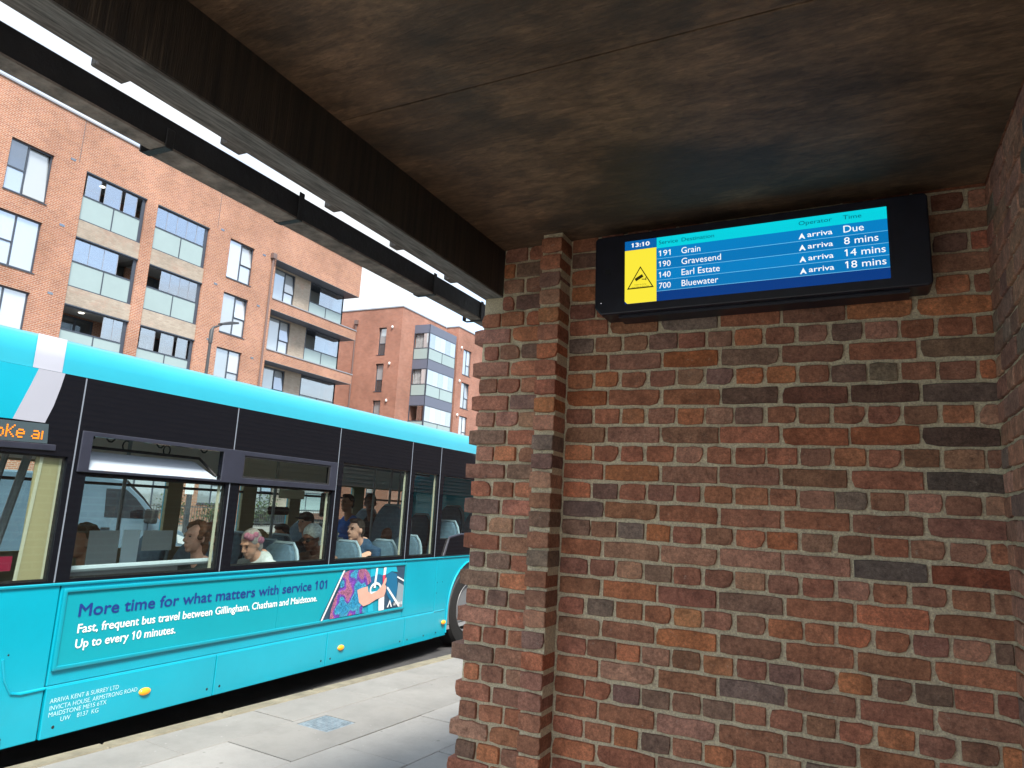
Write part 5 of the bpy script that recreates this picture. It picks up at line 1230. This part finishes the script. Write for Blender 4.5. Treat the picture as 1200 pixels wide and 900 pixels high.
# ================================================================== PASSENGERS
SK = {'fair': srgb(226, 172, 148), 'tan': srgb(190, 135, 105), 'brown': srgb(110, 70, 52), 'dark': srgb(72, 46, 36)}
for k, c in SK.items(): M['skin_' + k] = mat('skin_' + k, c, .5, .08, 30)
M['eye'] = mat('eye_dark', (.02, .015, .012), .3)
def cloth(name, c): 
    if name not in M: M[name] = mat(name, c, .85, .18, 25, .3, 150)
    return M[name]
def remesh(o, vox):
    m = o.modifiers.new('skin', 'REMESH'); m.mode = 'VOXEL'; m.voxel_size = vox; m.use_smooth_shade = True
    s = o.modifiers.new('soften', 'SMOOTH'); s.iterations = 3; s.factor = .5
def person(hx, hy, hz, label, skin='fair', top='navy_top', tcol=(.03, .05, .12), hair='short', hcol=(.03, .02, .015), yaw=0.0, nod=0.0, hand_up=False, female=False, sh=-.235):
    """seated passenger facing the front of the bus; (hx, hy, hz) = centre of the head"""
    t = thing('person', (hx, hy, hz - .75), label, 'person', 'passengers on the bus')
    H = Vector((hx, hy, hz)); Q = Matrix.Rotation(yaw, 3, 'Z') @ Matrix.Rotation(nod, 3, 'X')
    def hd(x, y, z): return tuple(H + Q @ Vector((x, y, z)))          # head frame: -y is forward
    eu = Q.to_euler()
    b = MB()
    b.ell(hd(0, .012, .025), (.074, .093, .098), 18, 12, eu); b.ell(hd(0, -.022, -.035), (.058, .068, .082), 16, 10, eu); b.ell(hd(0, -.058, -.095), (.030, .026, .020), 10, 7, eu)
    b.tube([hd(0, -.088, .022), hd(0, -.108, -.012), hd(0, -.112, -.024)], [.010, .014, .015], 8); b.ell(hd(.012, -.098, -.026), (.009, .010, .007), 8, 6, eu); b.ell(hd(-.012, -.098, -.026), (.009, .010, .007), 8, 6, eu)
    b.ell(hd(0, -.080, .038), (.050, .016, .010), 12, 6, eu)
    b.ell(hd(0, -.088, -.055), (.024, .010, .006), 10, 6, eu); b.ell(hd(0, -.086, -.067), (.020, .010, .007), 10, 6, eu)
    for s in (-1, 1): b.ell(hd(s * .075, .012, -.004), (.010, .020, .032), 10, 8, eu)
    N = H + Vector((0, .05, -.19)); SH = H + Vector((0, .07 if sh < -.2 else .12, sh)); N.z = max(N.z, SH.z + .06)
    b.tube([hd(0, .022, -.05), tuple(N), tuple(SH + Vector((0, .01, -.03)))], [.052, .054, .070], 12)
    sw = .185 if female else .205
    for z, rx, ry in ((-.02, .13, .07), (-.12, .155, .10), (-.26, .15, .10), (-.42, .14, .10), (-.52, .16, .12)): b.ell(SH + Vector((0, .02, z)), (rx, ry, .12), 14, 8)
    arms = []
    for s in (-1, 1):
        S = SH + Vector((s * sw, .01, -.045))
        if hand_up and s == -1: El = SH + Vector((-.20, -.16, -.26)); W = SH + Vector((.085, -.155, -.135)); fd = Vector((.55, .55, .42)).normalized(); pn = Vector((.2, -.7, .6))
        else: El = S + Vector((s * .05, -.03, -.29)); W = El + Vector((-s * .07, -.23, -.03)); fd = Vector((-s * .15, -1, -.12)).normalized(); pn = Vector((0, 0, 1))
        arms.append((S, El, W)); b.tube([S, El, W], [.046, .038, .025], 10)
        pn = (pn - fd * pn.dot(fd)).normalized(); sd = fd.cross(pn).normalized(); rot = Matrix((sd, fd, pn)).transposed().to_euler()
        b.ell(W + fd * .05, (.038, .052, .015), 12, 8, rot)
        for i, ln in enumerate((.062, .076, .082, .072)):
            o0 = W + fd * .088 + sd * (.027 - .018 * i) ; c = pn * -.010
            b.tube([o0 - fd * .02, o0 + fd * ln * .45, o0 + fd * ln * .8 + c, o0 + fd * ln + c * 2], [.0095, .009, .0085, .0075], 7)
        th = W + fd * .03 + sd * .034; b.tube([th - sd * .012, th + sd * .016 + fd * .03, th + sd * .018 + fd * .058], [.012, .011, .009], 7)
    hip = SH + Vector((0, .06, -.55)); legs = []
    for s in (-1, 1):
        A = hip + Vector((s * .09, -.02, 0)); K = A + Vector((s * .03, -.43, .03)); An = K + Vector((0, .03, -.42)); An.z = max(An.z, -1.36 if hy < 6.6 else -1.07); legs.append((A, K, An)); b.tube([A, K, An], [.075, .055, .040], 10); b.ell(An + Vector((0, -.07, -.04)), (.042, .12, .035), 10, 7)
    bo = b.build('body', M['skin_' + skin], t, weld=False); remesh(bo, .0075)
    e = MB()
    for s in (-1, 1):
        MB().ell(hd(s * .031, -.083, .018), (.011, .008, .007), 10, 7, eu).build('eye', M['eye'], t, smooth=True)
    # clothes: a shell over trunk, arms and legs
    c = MB()
    for z, rx, ry in ((-.03, .15, .085), (-.12, .172, .116), (-.26, .165, .116), (-.42, .158, .118), (-.53, .178, .135)): c.ell(SH + Vector((0, .02, z)), (rx, ry, .125), 16, 9)
    c.tube([N + Vector((0, .012, -.045)), SH + Vector((0, .02, -.03))], [.066, .10], 14)
    for (S, El, W) in arms:
        c.tube([SH + Vector((math.copysign(.06, (S - SH).x), .015, -.03)), S, El, W - (W - El).normalized() * .015], [.062, .063, .052, .036], 12)
    co = c.build('jacket', cloth(top, tcol), t, weld=False); remesh(co, .012)
    l = MB()
    for (A, K, An) in legs: l.tube([A, K, An], [.088, .066, .052], 12)
    l.ell(hip, (.17, .14, .11), 14, 8); lo = l.build('trousers', cloth('dark_trousers', (.02, .022, .03)), t, weld=False); remesh(lo, .014)
    # hair or headwear
    hm = M.get('hair_' + top) or mat('hair_' + top, hcol, .75, .45, 60, .8, 220, stretch=(1, .4, 1)); M['hair_' + top] = hm
    h = MB()
    if hair in ('short', 'cap', 'receding'):
        h.ell(hd(0, .028 if hair != 'receding' else .05, .042), (.080, .094, .092), 18, 12, eu); h.ell(hd(0, .068, -.015), (.066, .050, .070), 14, 8, eu)
        if hair == 'short': h.ell(hd(0, -.035, .105), (.058, .050, .028), 12, 7, eu)
    if hair == 'cap':
        cp = MB(); cp.ell(hd(0, .012, .062), (.085, .104, .078), 18, 10, eu); cp.ell(hd(0, -.100, .060), (.062, .070, .010), 14, 6, eu); k = cp.build('cap', cloth('dark_cap', (.025, .024, .026)), t, weld=False); remesh(k, .007)
    if hair == 'curl':
        r = random.Random(int(hy * 100))
        for i in range(46):
            a = r.uniform(0, 6.28); p = r.uniform(-.25, 1.45); x = math.cos(p) * math.cos(a); y_ = math.cos(p) * math.sin(a); z_ = math.sin(p)
            if y_ < -.45 and z_ < .55: continue
            h.ell(hd(x * .085, .025 + y_ * .10, .03 + z_ * .095), (r.uniform(.022, .036),) * 3, 8, 6)
        h.ell(hd(0, .045, .02), (.085, .085, .10), 14, 9, eu); h.ell(hd(0, .07, -.07), (.075, .05, .09), 12, 8, eu)
    if hair == 'grey_bob':
        h.ell(hd(0, .028, .044), (.086, .098, .096), 18, 12, eu); h.ell(hd(0, .06, -.03), (.080, .055, .080), 14, 8, eu)
    if hair == 'scarf':
        h.ell(hd(0, .035, .050), (.090, .108, .098), 18, 12, eu); h.ell(hd(0, .11, .02), (.070, .060, .085), 14, 8, eu); h.ell(hd(0, .10, -.09), (.055, .04, .09), 12, 8, eu)
    if hair != 'bald':
        ho = h.build('head_wrap' if hair == 'scarf' else 'hair', hm, t, weld=False); remesh(ho, .008)
    if hair == 'grey_bob':
        M['pinkhair'] = mat('pink_hair', (.60, .24, .36), .8, .3, 60, .6, 200)
        for dx, dy, dz in ((.046, -.030, .085), (.070, .040, .035), (.020, -.045, .105), (.055, .02, .085), (.060, .075, .01)): MB().ell(hd(dx, dy, dz), (.030, .036, .032), 12, 8, eu).build('pink_streak', M['pinkhair'], t, smooth=True)
    return t
def glasses(t, hx, hy, hz, nod, yaw=0.0):
    Q = Matrix.Rotation(yaw, 3, 'Z') @ Matrix.Rotation(nod, 3, 'X'); H = Vector((hx, hy, hz)); g = MB()
    for s in (-1, 1):
        g.ell(H + Q @ Vector((s * .034, -.098, .016)), (.028, .006, .020), 12, 7); g.tube([H + Q @ Vector((s * .062, -.09, .02)), H + Q @ Vector((s * .080, .01, .012))], .004, 5)
    g.tube([H + Q @ Vector((-.01, -.103, .02)), H + Q @ Vector((.01, -.103, .02))], .004, 5); g.build('sunglasses', M['rubber'], t, smooth=True)
P = person
P(-4.95, 4.93, -.44, 'bus passenger with grey and pink hair and white cardigan bowing the head', 'fair', 'white_cardigan', (.62, .66, .64), 'grey_bob', (.50, .47, .46), yaw=.15, nod=.42, female=True, sh=-.135)
s3 = P(-5.0, 5.79, -.40, 'bus passenger in white head wrap, dark glasses and tan jacket', 'brown', 'tan_jacket', (.22, .12, .08), 'scarf', (.60, .66, .64), yaw=.1, nod=.3, female=True, sh=-.15)
glasses(s3, -5.0, 5.79, -.40, .3, .1)
P(-6.1, 6.93, -.30, 'bus passenger in a dark peaked cap above the blue seats', 'fair', 'black_coat', (.02, .02, .025), 'cap', (.03, .025, .02))
P(-5.9, 5.98, -.52, 'bus passenger with blond hair over a dark collar', 'fair', 'dark_fleece', (.02, .02, .022), 'curl', (.36, .24, .10), nod=.3)
P(-6.4, 6.86, -.46, 'dark-haired bus passenger in grey coat half hidden behind the blue seats', 'tan', 'grey_coat', (.06, .065, .07), 'short', (.02, .015, .015), nod=.25)
P(-6.4, 8.08, -.04, 'dark-haired bus passenger in a bright blue jacket sitting upright', 'tan', 'blue_jacket', (.005, .16, .62), 'short', (.015, .012, .012))
P(-5.9, 7.94, -.02, 'dark-haired bus passenger in black turned this way beside the tall seat', 'brown', 'black_top', (.015, .015, .018), 'short', (.012, .01, .01), yaw=.7)
P(-5.0, 6.50, -.32, 'bus passenger in navy top with one hand laid on the shoulder', 'fair', 'navy_top', (.02, .06, .12), 'short', (.05, .035, .025), hand_up=True, yaw=-.1, sh=-.165)
P(-5.3, 7.54, -.43, 'bald bus passenger leaning forward behind the low seat', 'brown', 'brown_coat', (.05, .04, .035), 'bald', nod=.3)
P(-5.0, 4.36, -.38, 'bus passenger with curly ginger-brown hair close to the glass, dark green coat', 'fair', 'dark_green_coat', (.03, .045, .045), 'curl', (.17, .075, .035))
P(-5.45, 4.90, -.42, 'bus passenger with reddish curls in maroon coat, behind the ginger-brown head', 'fair', 'maroon_coat', (.06, .03, .035), 'curl', (.19, .065, .035))
P(-5.55, 3.74, -.44, 'bus passenger with round sandy hair left of the paper notices', 'tan', 'charcoal_coat', (.03, .03, .035), 'curl', (.13, .085, .04), nod=.1)
